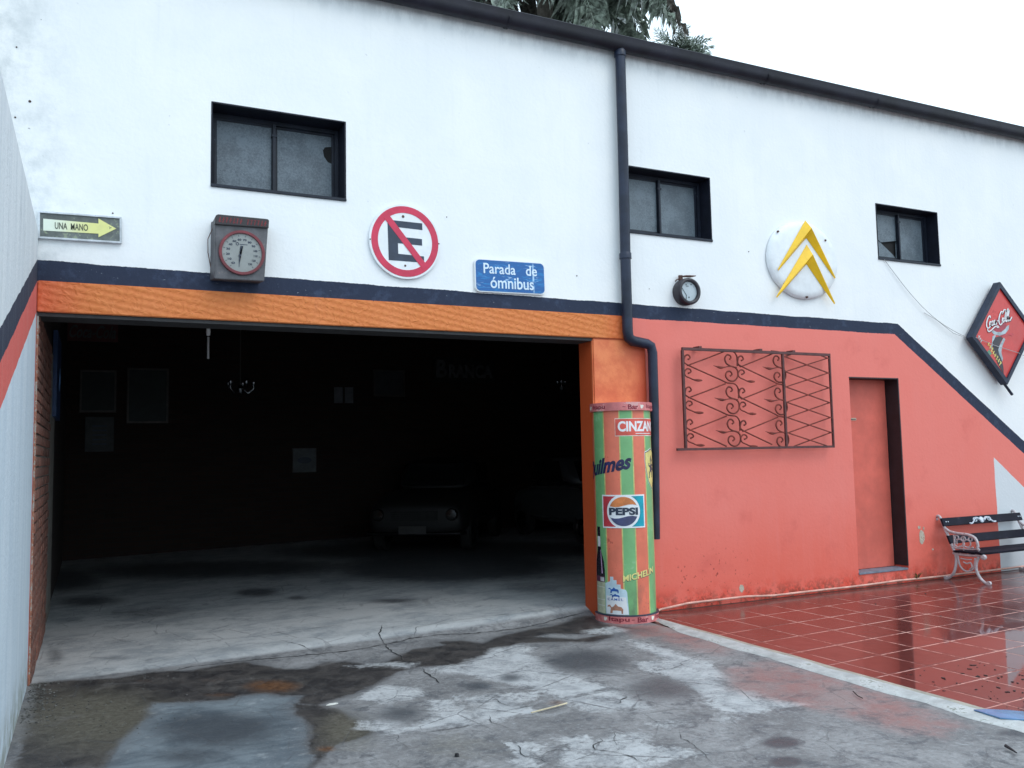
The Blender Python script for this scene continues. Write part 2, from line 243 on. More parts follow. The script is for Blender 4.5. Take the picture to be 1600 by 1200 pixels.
def text_mb(body, x0, x1, z0, z1, y0, y1, bold=.02, shear=0., spacing=1., warp=None):
    """lettering as thin raised geometry, fitted into the box x0..x1, z0..z1"""
    cu = bpy.data.curves.new("t", 'FONT'); cu.body = body; cu.size = 1; cu.offset = bold; cu.shear = shear; cu.space_character = spacing
    cu.resolution_u = 4; cu.extrude = .5; cu.space_line = .95
    cu.align_x = 'CENTER'
    ob = bpy.data.objects.new("t", cu); COL.objects.link(ob)
    dg = bpy.context.evaluated_depsgraph_get(); dg.update()
    me = bpy.data.meshes.new_from_object(ob.evaluated_get(dg))
    bpy.data.objects.remove(ob); bpy.data.curves.remove(cu)
    co = np.array([v.co[:] for v in me.vertices]); lo, hi = co.min(0), co.max(0)
    for v in me.vertices:
        u = (v.co.x - lo[0]) / (hi[0] - lo[0]); w = (v.co.y - lo[1]) / (hi[1] - lo[1]); d = v.co.z > 0
        if warp: X, Z = warp(u, w)
        else: X, Z = x0 + (x1 - x0) * u, z0 + (z1 - z0) * w
        v.co = (X, y1 if d else y0, Z)
    mb = MB(); mb.bm.from_mesh(me); bpy.data.meshes.remove(me); return mb
def quadwarp(q):   # TL, TR, BR, BL in (x, z)
    return lambda u, w: tuple((q[3][i] * (1 - u) + q[2][i] * u) * (1 - w) + (q[0][i] * (1 - u) + q[1][i] * u) * w for i in (0, 1))
def wob(poly, a=.004, f=6):
    return [(x + a * noise.noise(Vector((x * f, z * f, 1))), z + a * noise.noise(Vector((x * f, z * f, 7)))) for x, z in poly]
def inside(px, py, poly):
    x, y = px, py; c = np.zeros(x.shape, bool); n = len(poly)
    for i in range(n):
        (x1, y1), (x2, y2) = poly[i], poly[(i + 1) % n]
        if y1 == y2: continue
        c ^= ((y1 > y) != (y2 > y)) & (x < (x2 - x1) * (y - y1) / (y2 - y1) + x1)
    return c
def sdf(px, py, polys, lim=.25):
    best = np.full(px.shape, -lim)
    for poly in polys:
        P = np.array(poly); lo, hi = P.min(0) - lim, P.max(0) + lim
        m = (px > lo[0]) & (px < hi[0]) & (py > lo[1]) & (py < hi[1])
        if not m.any(): continue
        x, y = px[m], py[m]; d = np.full(x.shape, 9.)
        for i in range(len(P)):
            a, b = P[i], P[(i + 1) % len(P)]; ab = b - a; L = (ab ** 2).sum() + 1e-12
            t = np.clip(((x - a[0]) * ab[0] + (y - a[1]) * ab[1]) / L, 0, 1)
            d = np.minimum(d, np.hypot(x - a[0] - t * ab[0], y - a[1] - t * ab[1]))
        d = np.where(inside(x, y, poly), d, -d); best[m] = np.maximum(best[m], np.clip(d, -lim, lim))
    return best
def soft(px, py, L):
    v = np.zeros(px.shape)
    for cx, cy, ax, ay, bx, by, s in L:
        det = ax * by - ay * bx
        u = ((px - cx) * by - (py - cy) * bx) / det; w = ((py - cy) * ax - (px - cx) * ay) / det
        v = np.maximum(v, s * np.exp(-(u * u + w * w) * .9))
    return v

# ------------------------------------------------------------------ materials
NAVY = (.017, .026, .055)
def paint_white(M):
    big = M.noise(1.3, 5, .6); fine = M.noise(30, 5, .6, w=3); streak = M.noise(2.6, 6, .62, st=(3.5, 1, .32), w=9); cloud = M.noise(.55, 3, .5, w=21)
    c = M.mix(big.ss(.35, .7), (.78, .80, .82), (.83, .84, .845))
    c = M.mix(streak.ss(.52, .75) * .07, c, (.50, .54, .57)); c = M.mix(cloud.ss(.55, .75) * .08, c, (.62, .66, .70))
    return c, big, fine, streak
def facade_mat():
    M = Mat("facade_paint", rough=.75, spec=.3); x, z = M.x, M.z
    w = (M.noise(2.2, 3, .6) - .5) * .026 + (M.noise(45, 3, .6, w=2) - .5) * .010
    white, big, fine, streak = paint_white(M)
    # grime near the left corner and under the gutter
    cornr = (x + (z - 3.2) * .12).ss(.45, -.25) * M.noise(4, 7, .7, w=5).ss(.38, .68)
    white = M.mix(cornr * .55, white, (.36, .41, .44))
    specks = M.noise(16, 2, .5, w=31).ss(.735, .765) * M.noise(2.3, 2, .5, w=13).ss(.45, .62) * (x.ss(1.2, -.1) * .8 + .18)
    white = M.mix(specks, white, (.10, .11, .12))
    und = z.ss(5.12, 5.32) * M.noise(7, 5, .7, st=(1, 1, .4)).ss(.4, .6); white = M.mix(und * .35, white, (.40, .42, .44))
    drip = M.noise(5, 4, .65, st=(3, 1, .12), w=40).ss(.56, .7) * z.ss(3.3, 5.3); white = M.mix(drip * .06, white, (.42, .45, .48))
    # red lower part
    red = M.mix(z.ss(1.2, .15) * .75 + (big - .5) * .8, (.75, .195, .160), (.71, .125, .085))
    red = M.mix(streak.ss(.5, .72) * .2, red, (.74, .22, .19)); red = M.mix(M.noise(2.2, 5, .6, w=17).ss(.56, .76) * .35, red, (.52, .09, .075))
    red = M.mix(z.ss(.28, .0) * M.noise(6, 6, .7, w=8).ss(.4, .6) * .75, red, (.62, .045, .02))
    pz = z.ss(.75, .25) * (x - 5.7).ab().ss(.8, .1); pock = M.noise(26, 3, .6, w=6).ss(.64, .69) * pz; red = M.mix(pock * .85, red, (.22, .03, .025))
    grim = z.ss(.20, .0) * M.noise(14, 5, .7, w=28).ss(.45, .6); red = M.mix(grim * .7, red, (.09, .045, .03))
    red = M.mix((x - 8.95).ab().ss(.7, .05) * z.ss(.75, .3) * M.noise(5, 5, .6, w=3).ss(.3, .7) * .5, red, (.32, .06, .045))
    navy = M.mix(M.noise(9, 6, .7, w=12).ss(.5, .72), NAVY, (.034, .050, .095)); navy = M.mix(M.noise(38, 4, .7, st=(.5, 1, 1)).ss(.66, .7), navy, (.25, .28, .33))
    zt = ((x * -.005) + 2.915).mn((x - 8.47) * -.649 + 2.872); zb = ((x * -.0018) + 2.765).mn((x - 8.41) * -.649 + 2.75)
    isn = (z + w).lt(zt); isr = (z + w).lt(zb); tri = (x + w).gt(9.97) * (z + w).lt((x - 9.97) * -.72 + 1.34)
    c = M.mix(isn, white, navy); c = M.mix(isr, c, red); c = M.mix(tri, c, M.mix(z.ss(.5, .02) * .5, (.60, .63, .66), (.42, .43, .46)))
    return M.set(c, fine * .2 + .6, big * .6 + fine * .35 + M.noise(3.2, 4, .5, w=60) * .6, .007)
def side_mat():
    M = Mat("side_wall_paint", rough=.8); y, z = M.y, M.z
    s1 = M.noise(3, 6, .65, st=(1, 2.4, .25)); s2 = M.noise(8, 6, .7, st=(1, 2, .3), w=5); f = M.noise(40, 4, .6)
    up = M.mix(s1.ss(.35, .7), (.70, .74, .77), (.60, .65, .69)); up = M.mix(s2.ss(.58, .70) * .6, up, (.30, .34, .37))
    lo = M.mix(s1.ss(.35, .65), (.53, .62, .70), (.61, .69, .76)); lo = M.mix(s2.ss(.55, .75) * .3, lo, (.36, .42, .48))
    lo = M.mix(z.ss(.35, .02) * M.noise(6, 5, .7).ss(.35, .6), lo, (.30, .33, .31))
    w = (M.noise(6, 4, .6, w=2) - .5) * .03
    nav = M.mix(s2.ss(.5, .7) * .5, NAVY, (.10, .12, .15)); co = M.mix(s2.ss(.45, .7) * .4, (.66, .12, .10), (.60, .25, .22))
    a = z + w - y * .335
    c = M.mix(a.lt(2.925), up, nav); c = M.mix(a.lt(2.765), c, co); c = M.mix(a.lt(2.545), c, lo)
    return M.set(c, None, s1 * .5 + f * .5, .01)
def stucco(name, c1, c2, c3, rdge=True):
    M = Mat(name, rough=.6); sc = M.noise(11, 3, .5, st=(1, 1, 1.7), dist=.6); v = M.vor(15, 'SMOOTH_F1', st=(.85, 1, 1.3))
    if rdge: v = (((M.x * 58. + M.z * 46. + sc * 7.)._m('SINE') * (M.x * 36. - M.z * 74. + sc * 8.)._m('SINE')) * .5 + .5) * .8 + v * .2; b = M.noise(2.2, 5, .6); f = M.noise(60, 3, .6)
    c = M.mix(v.ss(.15, .6), c1, c2); c = M.mix(b.ss(.5, .75) * .6, c, c3); c = M.mix(M.noise(5, 7, .7, st=(1, 1, .3), w=44).ss(.60, .70) * .3, c, (.36, .10, .04))
    c = M.mix(M.noise(30, 2, .5, w=4).ss(.76, .78), c, (.03, .015, .01))
    if rdge: c = M.mix(M.x.ss(.35, -.1) * .7, c, (.62, .10, .04)); c = M.mix(M.x.ss(4.5, 4.8) * .6, c, (.62, .10, .03))
    return M.set(c, f * .2 + .5, v.inv() * .9 + sc * .25 + f * .10, .0065 if rdge else .006)
M_FAC = facade_mat(); M_SIDE = side_mat()
M_BEAM = stucco("beam_orange_stucco", (.64, .190, .042), (.60, .165, .034), (.66, .205, .060))
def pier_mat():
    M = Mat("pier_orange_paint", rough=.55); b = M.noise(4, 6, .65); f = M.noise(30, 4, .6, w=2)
    c = M.mix(b.ss(.35, .65), (.60, .125, .045), (.74, .215, .080)); c = M.mix(M.x.ss(4.80, 5.02) * .8, c, (.52, .055, .02)); c = M.mix(M.y.ss(.0, .03), c, (.50, .075, .018))  # redder right edge; reveal face coloured darker for its shade
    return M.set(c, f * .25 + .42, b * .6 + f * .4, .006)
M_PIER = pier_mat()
M_NAVY = simple("navy_gloss_paint", (.018, .026, .050), .45, var=.3, wear=(.07, .085, .12), wearamt=.66, spec=.3)
M_PIPE = simple("downpipe_paint", (.015, .022, .044), .42, var=.35, scale=5, wear=(.06, .075, .10), wearamt=.64, spec=.35)
M_GUT = simple("gutter_paint", (.013, .013, .022), .5, var=.4, scale=3, wear=(.05, .042, .045), wearamt=.62, spec=.3)
M_REV = simple("dark_reveal_paint", (.008, .010, .020), .6, var=.3, spec=.25)
M_REVD = simple("door_reveal_paint", (.014, .012, .016), .5, var=.35)
M_STEEL = simple("window_steel", (.012, .016, .028), .45, spec=.3, var=.3, wear=(.10, .12, .15), wearamt=.62)
def glass_mat(name, a, b, amt):
    M = Mat(name, a, .32); n = M.noise(60, 5, .75); n2 = M.noise(6, 5, .6, w=3); n3 = M.noise(140, 2, .6, st=(1, 1, 1.6))
    c = M.mix((n * .6 + n2 * .5).ss(.42, .66) * amt, a, b)
    return M.set(c, n2 * .2 + .25, n * .5 + n3 * .5, .0035)
M_GL1 = glass_mat("frosted_glass", (.055, .075, .098), (.125, .16, .195), 1.)
M_GL2 = glass_mat("dusty_glass", (.075, .098, .122), (.155, .195, .23), .8)
M_BLK = Mat("void_black", (.004, .004, .005), .8).m
M_DOOR = simple("door_terracotta", (.62, .125, .090), .6, var=.14, scale=2.5, bump=.001, wear=(.30, .05, .03), wearamt=.66)
M_BRASS = simple("letter_plate", (.45, .38, .30), .4, .6)
M_SILL = simple("grey_sill", (.17, .19, .24), .6)
M_ROOF = simple("roof_sheet", (.16, .16, .17), .6)
def concrete(name="yard_concrete"):
    M = Mat(name, rough=.6, spec=.32)
    wet, pale, patch = M.attr("ga"); red, dark, rust = M.attr("gb"); olive, slab, spare = M.attr("gc")
    n1 = M.noise(1.7, 8, .70); n2 = M.noise(7, 9, .74, w=3, dist=.4); n3 = M.noise(30, 7, .72, w=8); n4 = M.noise(150, 3, .6); n5 = M.noise(3.2, 9, .72, w=27, dist=.8); str_ = M.noise(3, 9, .70, st=(.8, 1.1, 1), w=15, dist=.3)
    c = M.mix(n1.ss(.34, .66), (.160, .158, .162), (.272, .269, .274)); c = M.mix(n5.ss(.52, .66) * .6, c, (.35, .352, .362)); c = M.mix(n2.ss(.50, .36) * .8, c, (.095, .098, .108)); c = M.mix(n5.ss(.46, .34) * .75, c, (.088, .092, .104)); c = M.mix(n3.ss(.50, .36) * .35, c, (.09, .09, .10)); c = M.mix(n3.ss(.52, .64) * .35, c, (.36, .37, .39))
    sl = M.mix(str_.ss(.40, .64), (.44, .45, .46), (.29, .31, .33)); sl = M.mix(n2.ss(.52, .68) * .6, sl, (.50, .51, .52)); sl = M.mix(n3.ss(.56, .68) * .35, sl, (.24, .25, .26)); sl = M.mix(n5.ss(.44, .34) * .55, sl, (.15, .16, .17)); c = M.mix(slab, c, sl)
    e = (n2 - .5) * .20 + (n3 - .5) * .13 + (n1 - .5) * .10
    ol = M.mix(n3.ss(.35, .68), (.100, .095, .075), (.23, .215, .18)); c = M.mix((olive + (n2 - .5) * .9).ss(.25, .85) * .75, c, ol)
    pm = (((patch + e * .6) / (n1.ss(.4, .6) * .06 + .012)) + .5)._m('ADD', 0., clamp=True); pc = M.mix(str_.ss(.38, .62), (.085, .105, .125), (.175, .205, .228)); pc = M.mix(n2.ss(.55, .68) * .55, pc, (.36, .385, .40)); pc = M.mix(n5.ss(.46, .34) * .5, pc, (.11, .125, .145))
    c = M.mix(pm, c, pc)
    wf = wet + e * .62; wm = ((wf / (n5.ss(.35, .65) * .085 + .012)) + .5)._m('ADD', 0., clamp=True); wc = M.mix(n2.ss(.35, .66), (.026, .024, .026), (.075, .067, .064)); wc = M.mix((olive + (n2 - .5) * .5).ss(.2, .9) * .85, wc, M.mix(n3.ss(.3, .68), (.070, .062, .044), (.165, .152, .122)))
    wc = M.mix(n5.ss(.56, .66) * .4, wc, (.16, .15, .145))
    c = M.mix(wf.ss(-.13, .0) * .45, c, (.125, .125, .132)); c = M.mix(wm, c, wc)
    pf = pale + e * .95; pa = (((pf / (n1.ss(.35, .65) * .10 + .02)) + .5)._m('ADD', 0., clamp=True)) * (n3 * .45 + n5 * .55).ss(.36, .52); pcl = M.mix(n2.ss(.35, .62), (.31, .32, .335), (.49, .50, .515))
    c = M.mix(pa * .88, c, pcl)
    stray = (n2 * .55 + n5 * .45).ss(.585, .63) * wm.inv() * .55; c = M.mix(stray, c, (.38, .40, .425))
    c = M.mix((red + e * 1.3).ss(-.12, .12) * (n2.ss(.3, .6) * .45 + .22), c, M.mix(n1.ss(.4, .6), (.33, .135, .12), (.27, .165, .155)))
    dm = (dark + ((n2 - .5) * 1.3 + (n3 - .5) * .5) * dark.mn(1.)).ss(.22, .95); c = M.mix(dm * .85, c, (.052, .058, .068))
    c = M.mix((rust + (n2 - .5) * 1.0 * rust.mn(1.)).ss(.30, .95) * .85, c, M.mix(n3.ss(.35, .65), (.070, .030, .014), (.19, .090, .040)))
    vd = M.vor(2.4, 'DISTANCE_TO_EDGE'); vd = vd + (n3 - .5) * .035 + (n2 - .5) * .05; cm = vd.ss(.016, .004) * n1.ss(.44, .54) * pa.mxx(.45); c = M.mix(cm * .75, c, (.09, .09, .095))
    c = M.mix(n4.ss(.62, .70) * .5, c, (.06, .06, .06)); c = M.mix(M.noise(85, 4, .65, w=6).ss(.62, .70) * .5, c, (.48, .49, .50)); c = M.mix(M.noise(24, 2, .5, w=66).ss(.765, .785) * .8, c, (.03, .03, .03))
    ro = wm * -.22 + .70 + (n2 - .5) * .3 - dm * .22 + pa * .1
    h = n1 * .4 + n2 * .40 + n3 * .22 + n4 * .06 + pm * .12 - cm * .15 + pa * .05
    return M.set(c, ro, h, .020)
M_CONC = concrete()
def tile_mat():
    M = Mat("red_floor_tile", (.3, .05, .04), .2, spec=.2); g = Mat
    tcg = M.t.nodes.new("ShaderNodeNewGeometry"); sp = M.t.nodes.new("ShaderNodeSeparateXYZ"); M.t.links.new(tcg.outputs["Position"], sp.inputs[0]); X, Y = S(M.t, sp.outputs[0]), S(M.t, sp.outputs[1])
    def wn(scale, det, w=0, st=(1, 1, 1)):
        mp = M.t.nodes.new("ShaderNodeMapping"); mp.inputs[1].default_value = (w, w, w); mp.inputs[3].default_value = st; M.t.links.new(tcg.outputs["Position"], mp.inputs[0])
        n = M.t.nodes.new("ShaderNodeTexNoise"); n.inputs["Scale"].default_value = scale; n.inputs["Detail"].default_value = det; n.inputs["Roughness"].default_value = .6; M.t.links.new(mp.outputs[0], n.inputs["Vector"]); return S(M.t, n.outputs[0])
    a, b, f = wn(1.1, 4), wn(7, 6, 3), wn(60, 4, 5); r = M.rnd()
    c = M.mix(r * .8 + (b - .5) * .6, (.085, .014, .011), (.135, .022, .018)); c = M.mix(b.ss(.55, .75) * .5, c, (.085, .020, .018))
    far = X.ss(8.5, 10.5) * .55 + Y.ss(-.75, -.15) * .5; c = M.mix(far.mn(1.) * .55, c, (.075, .036, .040))  # browner at far right and near the wall, painting in shade there
    c = M.mix((a + b * .3).ss(.66, .84) * .35, c, (.12, .035, .035)); c = M.mix(f.ss(.7, .74) * .5, c, (.03, .02, .02))
    film = (a * .8 + b * .25 + Y.ss(-1.2, -2.6) * .35).ss(.42, .85)          # standing water film: smoother, flatter
    M.b.inputs["Coat Weight"].default_value = 1.; M.b.inputs["Coat IOR"].default_value = 1.33
    ro = film.inv() * .17 + .035 + (b - .5) * .04
    M.t.links.new(ro._m('MAXIMUM', .02).v, M.b.inputs["Coat Roughness"])
    return M.set(c, film.inv() * .22 + .38, b * .5 + f * .4 * film.inv(), .0016)
M_TILE = tile_mat()
def grout_mat():
    M = Mat("tile_grout", rough=.6); n = M.noise(2.2, 5, .6); n2 = M.noise(12, 5, .65, w=4)
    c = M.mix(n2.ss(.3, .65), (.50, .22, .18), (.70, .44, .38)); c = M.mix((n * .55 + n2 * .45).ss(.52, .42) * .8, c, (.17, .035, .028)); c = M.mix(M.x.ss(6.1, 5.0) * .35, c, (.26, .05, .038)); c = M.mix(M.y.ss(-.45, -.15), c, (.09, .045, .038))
    M.b.inputs["Specular IOR Level"].default_value = .25
    return M.set(c, None, n2, .002)
M_GROUT = grout_mat()
M_KERB = simple("kerb_cement", (.44, .45, .45), .6, var=.25, scale=6, bump=.004, wear=(.26, .27, .24), wearamt=.56)
M_KTOP = simple("kerb_mortar", (.33, .31, .26), .6, var=.25, scale=8, bump=.003, wear=(.24, .15, .12), wearamt=.6)
M_BLUE = simple("spilled_blue_paint", (.09, .20, .36), .22, var=.3, scale=4)
M_CRACK = Mat("crack_dirt", (.022, .022, .024), .9).m
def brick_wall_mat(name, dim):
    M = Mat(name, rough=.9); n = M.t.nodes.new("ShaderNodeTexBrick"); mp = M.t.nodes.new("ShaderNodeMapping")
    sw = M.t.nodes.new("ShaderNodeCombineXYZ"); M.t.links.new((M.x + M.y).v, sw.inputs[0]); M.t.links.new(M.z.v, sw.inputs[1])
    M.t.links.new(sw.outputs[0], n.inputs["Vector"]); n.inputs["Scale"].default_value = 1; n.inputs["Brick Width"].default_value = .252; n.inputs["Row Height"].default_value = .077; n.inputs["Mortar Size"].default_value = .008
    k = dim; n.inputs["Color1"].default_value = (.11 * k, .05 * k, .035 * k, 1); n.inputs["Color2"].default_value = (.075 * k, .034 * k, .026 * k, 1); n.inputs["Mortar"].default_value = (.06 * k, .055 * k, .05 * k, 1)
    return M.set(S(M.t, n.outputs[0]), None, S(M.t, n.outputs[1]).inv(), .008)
M_BRK_IN = brick_wall_mat("shade_brickwork", .28)  # brick colours scaled down to stand in for the interior's shade
def brick_mat():
    M = Mat("old_brick", rough=.85); r = M.rnd(); b = M.noise(14, 5, .65)
    c = M.mix(r, (.23, .088, .062), (.13, .055, .042)); c = M.mix(b.ss(.5, .7) * .6, c, (.30, .22, .18)); return M.set(c, None, b, .006)
M_BRICK = brick_mat()
M_MORT = simple("mortar", (.20, .185, .165), .9, bump=.003)
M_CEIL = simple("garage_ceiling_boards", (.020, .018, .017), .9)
M_IRON = simple("rusty_wrought_iron", (.15, .030, .022), .6, var=.4, scale=14, wear=(.24, .045, .028), wearamt=.54, spec=.3)
M_IRONT = simple("grille_frame_iron", (.085, .026, .026), .55, var=.4, scale=10, wear=(.16, .12, .14), wearamt=.62)

# ================================================================== SETTING
# ---- wide ground
g = MB(); g.slab([(-160, -160), (160, -160), (160, 160), (-160, 160)], -.9, -.12)
M_GRD = simple("far_ground", (.16, .16, .15), .9, scale=.5, bump=.01)
struct(g.build("ground", M_GRD))

def rampz(x, y):
    t = np.clip((y - .0) / .28, 0, 1); t = t * t * (3 - 2 * t); return t * .085 * np.clip(x / 4.4, 0, 1)
def floor_mesh(name, xs, ys, zfun, mat, cut=None):
    X, Y = np.meshgrid(xs, ys); x, y = X.ravel(), Y.ravel(); z = zfun(x, y)
    me = bpy.data.meshes.new(name); nx, ny = len(xs), len(ys)
    me.vertices.add(nx * ny); me.vertices.foreach_set("co", np.stack([x, y, z], 1).ravel())
    i, j = np.meshgrid(np.arange(nx - 1), np.arange(ny - 1)); a = (j * nx + i).ravel(); q = np.stack([a, a + 1, a + nx + 1, a + nx], 1)
    me.loops.add(q.size); me.loops.foreach_set("vertex_index", q.ravel().astype(np.int32))
    me.polygons.add(len(q)); me.polygons.foreach_set("loop_start", (np.arange(len(q)) * 4).astype(np.int32)); me.update(calc_edges=True)
    me.polygons.foreach_set("use_smooth", np.ones(len(q), bool))
    one = np.ones(x.shape)
    thr = .05 + (x / 4.43) * .13                                      # joint between yard and garage slab
    slabm = np.clip((y - thr) / .05 + .5, 0, 1)
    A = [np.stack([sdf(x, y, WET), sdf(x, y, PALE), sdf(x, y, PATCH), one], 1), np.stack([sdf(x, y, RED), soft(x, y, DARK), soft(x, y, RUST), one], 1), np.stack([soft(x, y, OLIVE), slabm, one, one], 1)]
    for nm, v in zip(("ga", "gb", "gc"), A):
        at = me.attributes.new(nm, 'FLOAT_COLOR', 'POINT'); at.data.foreach_set("color", v.ravel().astype(np.float32))
    return link(name, me, mat)
fx = np.concatenate([np.arange(-.09, 4.74, .02)]); fy = np.concatenate([np.arange(-12, -4.2, .3), np.arange(-4.2, .30, .0182), [.31]])
drive = struct(floor_mesh("driveway", fx, fy, lambda x, y: rampz(x, y), M_CONC))
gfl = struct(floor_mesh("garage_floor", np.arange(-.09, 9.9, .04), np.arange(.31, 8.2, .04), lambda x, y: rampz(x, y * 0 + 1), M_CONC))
# side apron beyond the patio edge, in front (outside the frame)
ap = MB(); ap.slab([(4.70, -12), (16, -12), (16, -4.6), (4.70, -4.6)], -.12, -.004); struct(ap.build("yard_pavement", M_CONC))

# cracks: narrow dirt-filled ribbons in the driveway
def crack(pts, w):
    P = [Vector((x, y, 0)) for x, y in pts]; Q = []
    for a, b in zip(P, P[1:]):
        n = max(2, int((b - a).length / .035))
        for i in range(n): Q.append(a.lerp(b, i / n))
    Q.append(P[-1]); mb = MB(); L = []
    for i, p in enumerate(Q):
        d = (Q[min(i + 1, len(Q) - 1)] - Q[max(i - 1, 0)]).normalized(); s_ = Vector((-d.y, d.x, 0))
        j = noise.noise(p * 9) * .018 + noise.noise(p * 31) * .012; e = min(1, i / 4 + .1, (len(Q) - 1 - i) / 4 + .1)
        ww = w * .5 * e * (.35 + 1.0 * abs(noise.noise(p * 14 + Vector((3, 3, 3)))) * 2)
        zz = float(rampz(np.array([p.x]), np.array([p.y]))[0]) + .0035
        L.append([mb.bm.verts.new((q.x, q.y, zz)) for q in (p + s_ * (j + ww), p + s_ * (j - ww))])
    for a, b in zip(L, L[1:]): mb.bm.faces.new((a[0], a[1], b[1], b[0]))
    return mb
for w, pts in CRACKS: crack(pts, w * .62).build("crack", M_CRACK, drive)

# ---- patio with separate tiles
O = Vector((5.827, -1.815)); U = Vector((.4016, .0248)); V = Vector((.012, -.3885))
def clip(poly, nx, ny, d):      # keep nx*x+ny*y <= d
    out = []
    for i in range(len(poly)):
        a, b = poly[i], poly[(i + 1) % len(poly)]; fa, fb = nx * a[0] + ny * a[1] - d, nx * b[0] + ny * b[1] - d
        if fa <= 0: out.append(a)
        if (fa < 0) != (fb < 0) and abs(fa - fb) > 1e-9: t = fa / (fa - fb); out.append((a[0] + t * (b[0] - a[0]), a[1] + t * (b[1] - a[1])))
    return out
pb = MB(); pb.slab([(4.87, -4.6), (13.6, -4.6), (13.6, 0), (4.80, 0), (4.79, -.45), (4.88, -1.0)], -.12, .0003)
patio = struct(pb.build("patio_floor", M_GROUT))
gw = .0060
def tpoly(i, j, g=gw):
    c = O + U * i + V * j; uu, vv = U.normalized() * g, V.normalized() * g
    return [tuple(c + uu + vv), tuple(c + U - uu + vv), tuple(c + U + V - uu - vv), tuple(c + V + uu - vv)]
def tile_mesh(poly):
    mb = MB(); n = len(poly); cx = sum(p[0] for p in poly) / n; cy = sum(p[1] for p in poly) / n
    inn = [(p[0] + (cx - p[0]) * .008, p[1] + (cy - p[1]) * .008) for p in poly]
    t = [mb.bm.verts.new((x, y, .0014)) for x, y in inn]; m_ = [mb.bm.verts.new((x, y, .0004)) for x, y in poly]; b = [mb.bm.verts.new((x, y, -.01)) for x, y in poly]
    mb.bm.faces.new(t)
    for i in range(n):
        k = (i + 1) % n; mb.bm.faces.new((t[i], m_[i], m_[k], t[k])); mb.bm.faces.new((m_[i], b[i], b[k], m_[k]))
    return mb.mesh()
base = [(p[0] - (O + (U + V) * .5).x, p[1] - (O + (U + V) * .5).y) for p in tpoly(0, 0)]
TM = tile_mesh(base); TM.materials.append(M_TILE)
rt = random.Random(3)
for j in range(-5, 7):
    for i in range(-4, 19):
        p = tpoly(i, j); c = O + U * (i + .5) + V * (j + .5)
        q = clip(clip(clip(clip(p, 0, 1, -.055), -1, 0, -4.885), 1, 0, 13.5), 0, -1, 4.55)
        if len(q) < 3: continue
        ar = abs(sum(q[k][0] * q[(k + 1) % len(q)][1] - q[(k + 1) % len(q)][0] * q[k][1] for k in range(len(q)))) / 2
        if ar < .004: continue
        tz = rt.uniform(-.0004, .0004); rx, ry = rt.gauss(0, .0016), rt.gauss(0, .0016)
        if ar > .1505:
            o = link("tile", TM, [], patio, (c.x, c.y, tz)); o.rotation_euler = (rx, ry, 0)
        else:
            cx = sum(a[0] for a in q) / len(q); cy = sum(a[1] for a in q) / len(q)
            link("tile", tile_mesh([(a[0] - cx, a[1] - cy) for a in q]), M_TILE, patio, (cx, cy, tz))
# kerb between driveway and patio: sloping cement fillet with a mortar edge
kb = MB(); K = []
ys = np.arange(-4.6, -.28, .05)
for y in ys:
    e = 4.876 + .012 * noise.noise(Vector((0, y * 2.3, 0))); dd = 1 if y < -.9 else max(0, (-y - .28) / .62); l = e - (.045 + .15 * dd) + .03 * noise.noise(Vector((3, y * 3, 0))) + .012 * noise.noise(Vector((5, y * 14, 0)))
    mid = e - .055 * dd - .012 + .02 * noise.noise(Vector((7, y * 4, 0)))
    K.append([kb.bm.verts.new(p) for p in ((l, y, .001), (l + .02, y, .008), (mid, y, .017), (e - .008, y, .012), (e + .004, y, -.004))])
for a, b in zip(K, K[1:]):
    for k in range(4):
        f = kb.bm.faces.new((a[k], a[k + 1], b[k + 1], b[k])); f.material_index = 0 if k < 2 else 1
kerb = link("kerb", kb.mesh(smooth=1.2), [M_KERB, M_KTOP]); struct(kerb)
bl = MB(); bl.slab(wob(BLUE, .01, 9), -.002, .0048); bl.bm.normal_update(); o = bl.build("blue_paint_spill", M_BLUE); tag(o, "pale blue puddle of spilled paint at the lower right edge of the tiles", "paint spill")
for v in o.data.vertices:
    if v.co.x < 4.9: v.co.z += .018

# ================================================================== BUILDING
bld = thing("garage_building", "white garage building with orange-red lower wall, navy band and wide open dark entrance", "building")
WINS = [(1.085, 2.14, 3.59, 4.25), (4.86, 5.885, 3.59, 4.24), (8.215, 9.235, 3.60, 4.235)]
DR = (7.67, 8.43, .15, 2.255)
holes = WINS + [DR, (-.06, 4.46, -.1, 2.70)]
xs = sorted({-1.8, 14.0} | {h[0] for h in holes} | {h[1] for h in holes}); zs = sorted({-.1, 5.40} | {h[2] for h in holes} | {h[3] for h in holes})
TH = .24
mb = MB(); isH = lambda x, z: any(h[0] < x < h[1] and h[2] < z < h[3] for h in holes)
for i in range(len(xs) - 1):
    for j in range(len(zs) - 1):
        if isH((xs[i] + xs[i + 1]) / 2, (zs[j] + zs[j + 1]) / 2): continue
        for y in (0, TH): mb.bm.faces.new([mb.bm.verts.new(p) for p in ((xs[i], y, zs[j]), (xs[i + 1], y, zs[j]), (xs[i + 1], y, zs[j + 1]), (xs[i], y, zs[j + 1]))])
def quad(mb, *p): mb.bm.faces.new([mb.bm.verts.new(q) for q in p])
for h in holes + [(-1.8, 14.0, -.1, 5.40)]:
    quad(mb, (h[0], 0, h[2]), (h[0], TH, h[2]), (h[0], TH, h[3]), (h[0], 0, h[3])); quad(mb, (h[1], 0, h[2]), (h[1], TH, h[2]), (h[1], TH, h[3]), (h[1], 0, h[3]))
    quad(mb, (h[0], 0, h[2]), (h[1], 0, h[2]), (h[1], TH, h[2]), (h[0], TH, h[2])); quad(mb, (h[0], 0, h[3]), (h[1], 0, h[3]), (h[1], TH, h[3]), (h[0], TH, h[3]))
mb.build("front_wall", M_FAC, bld)
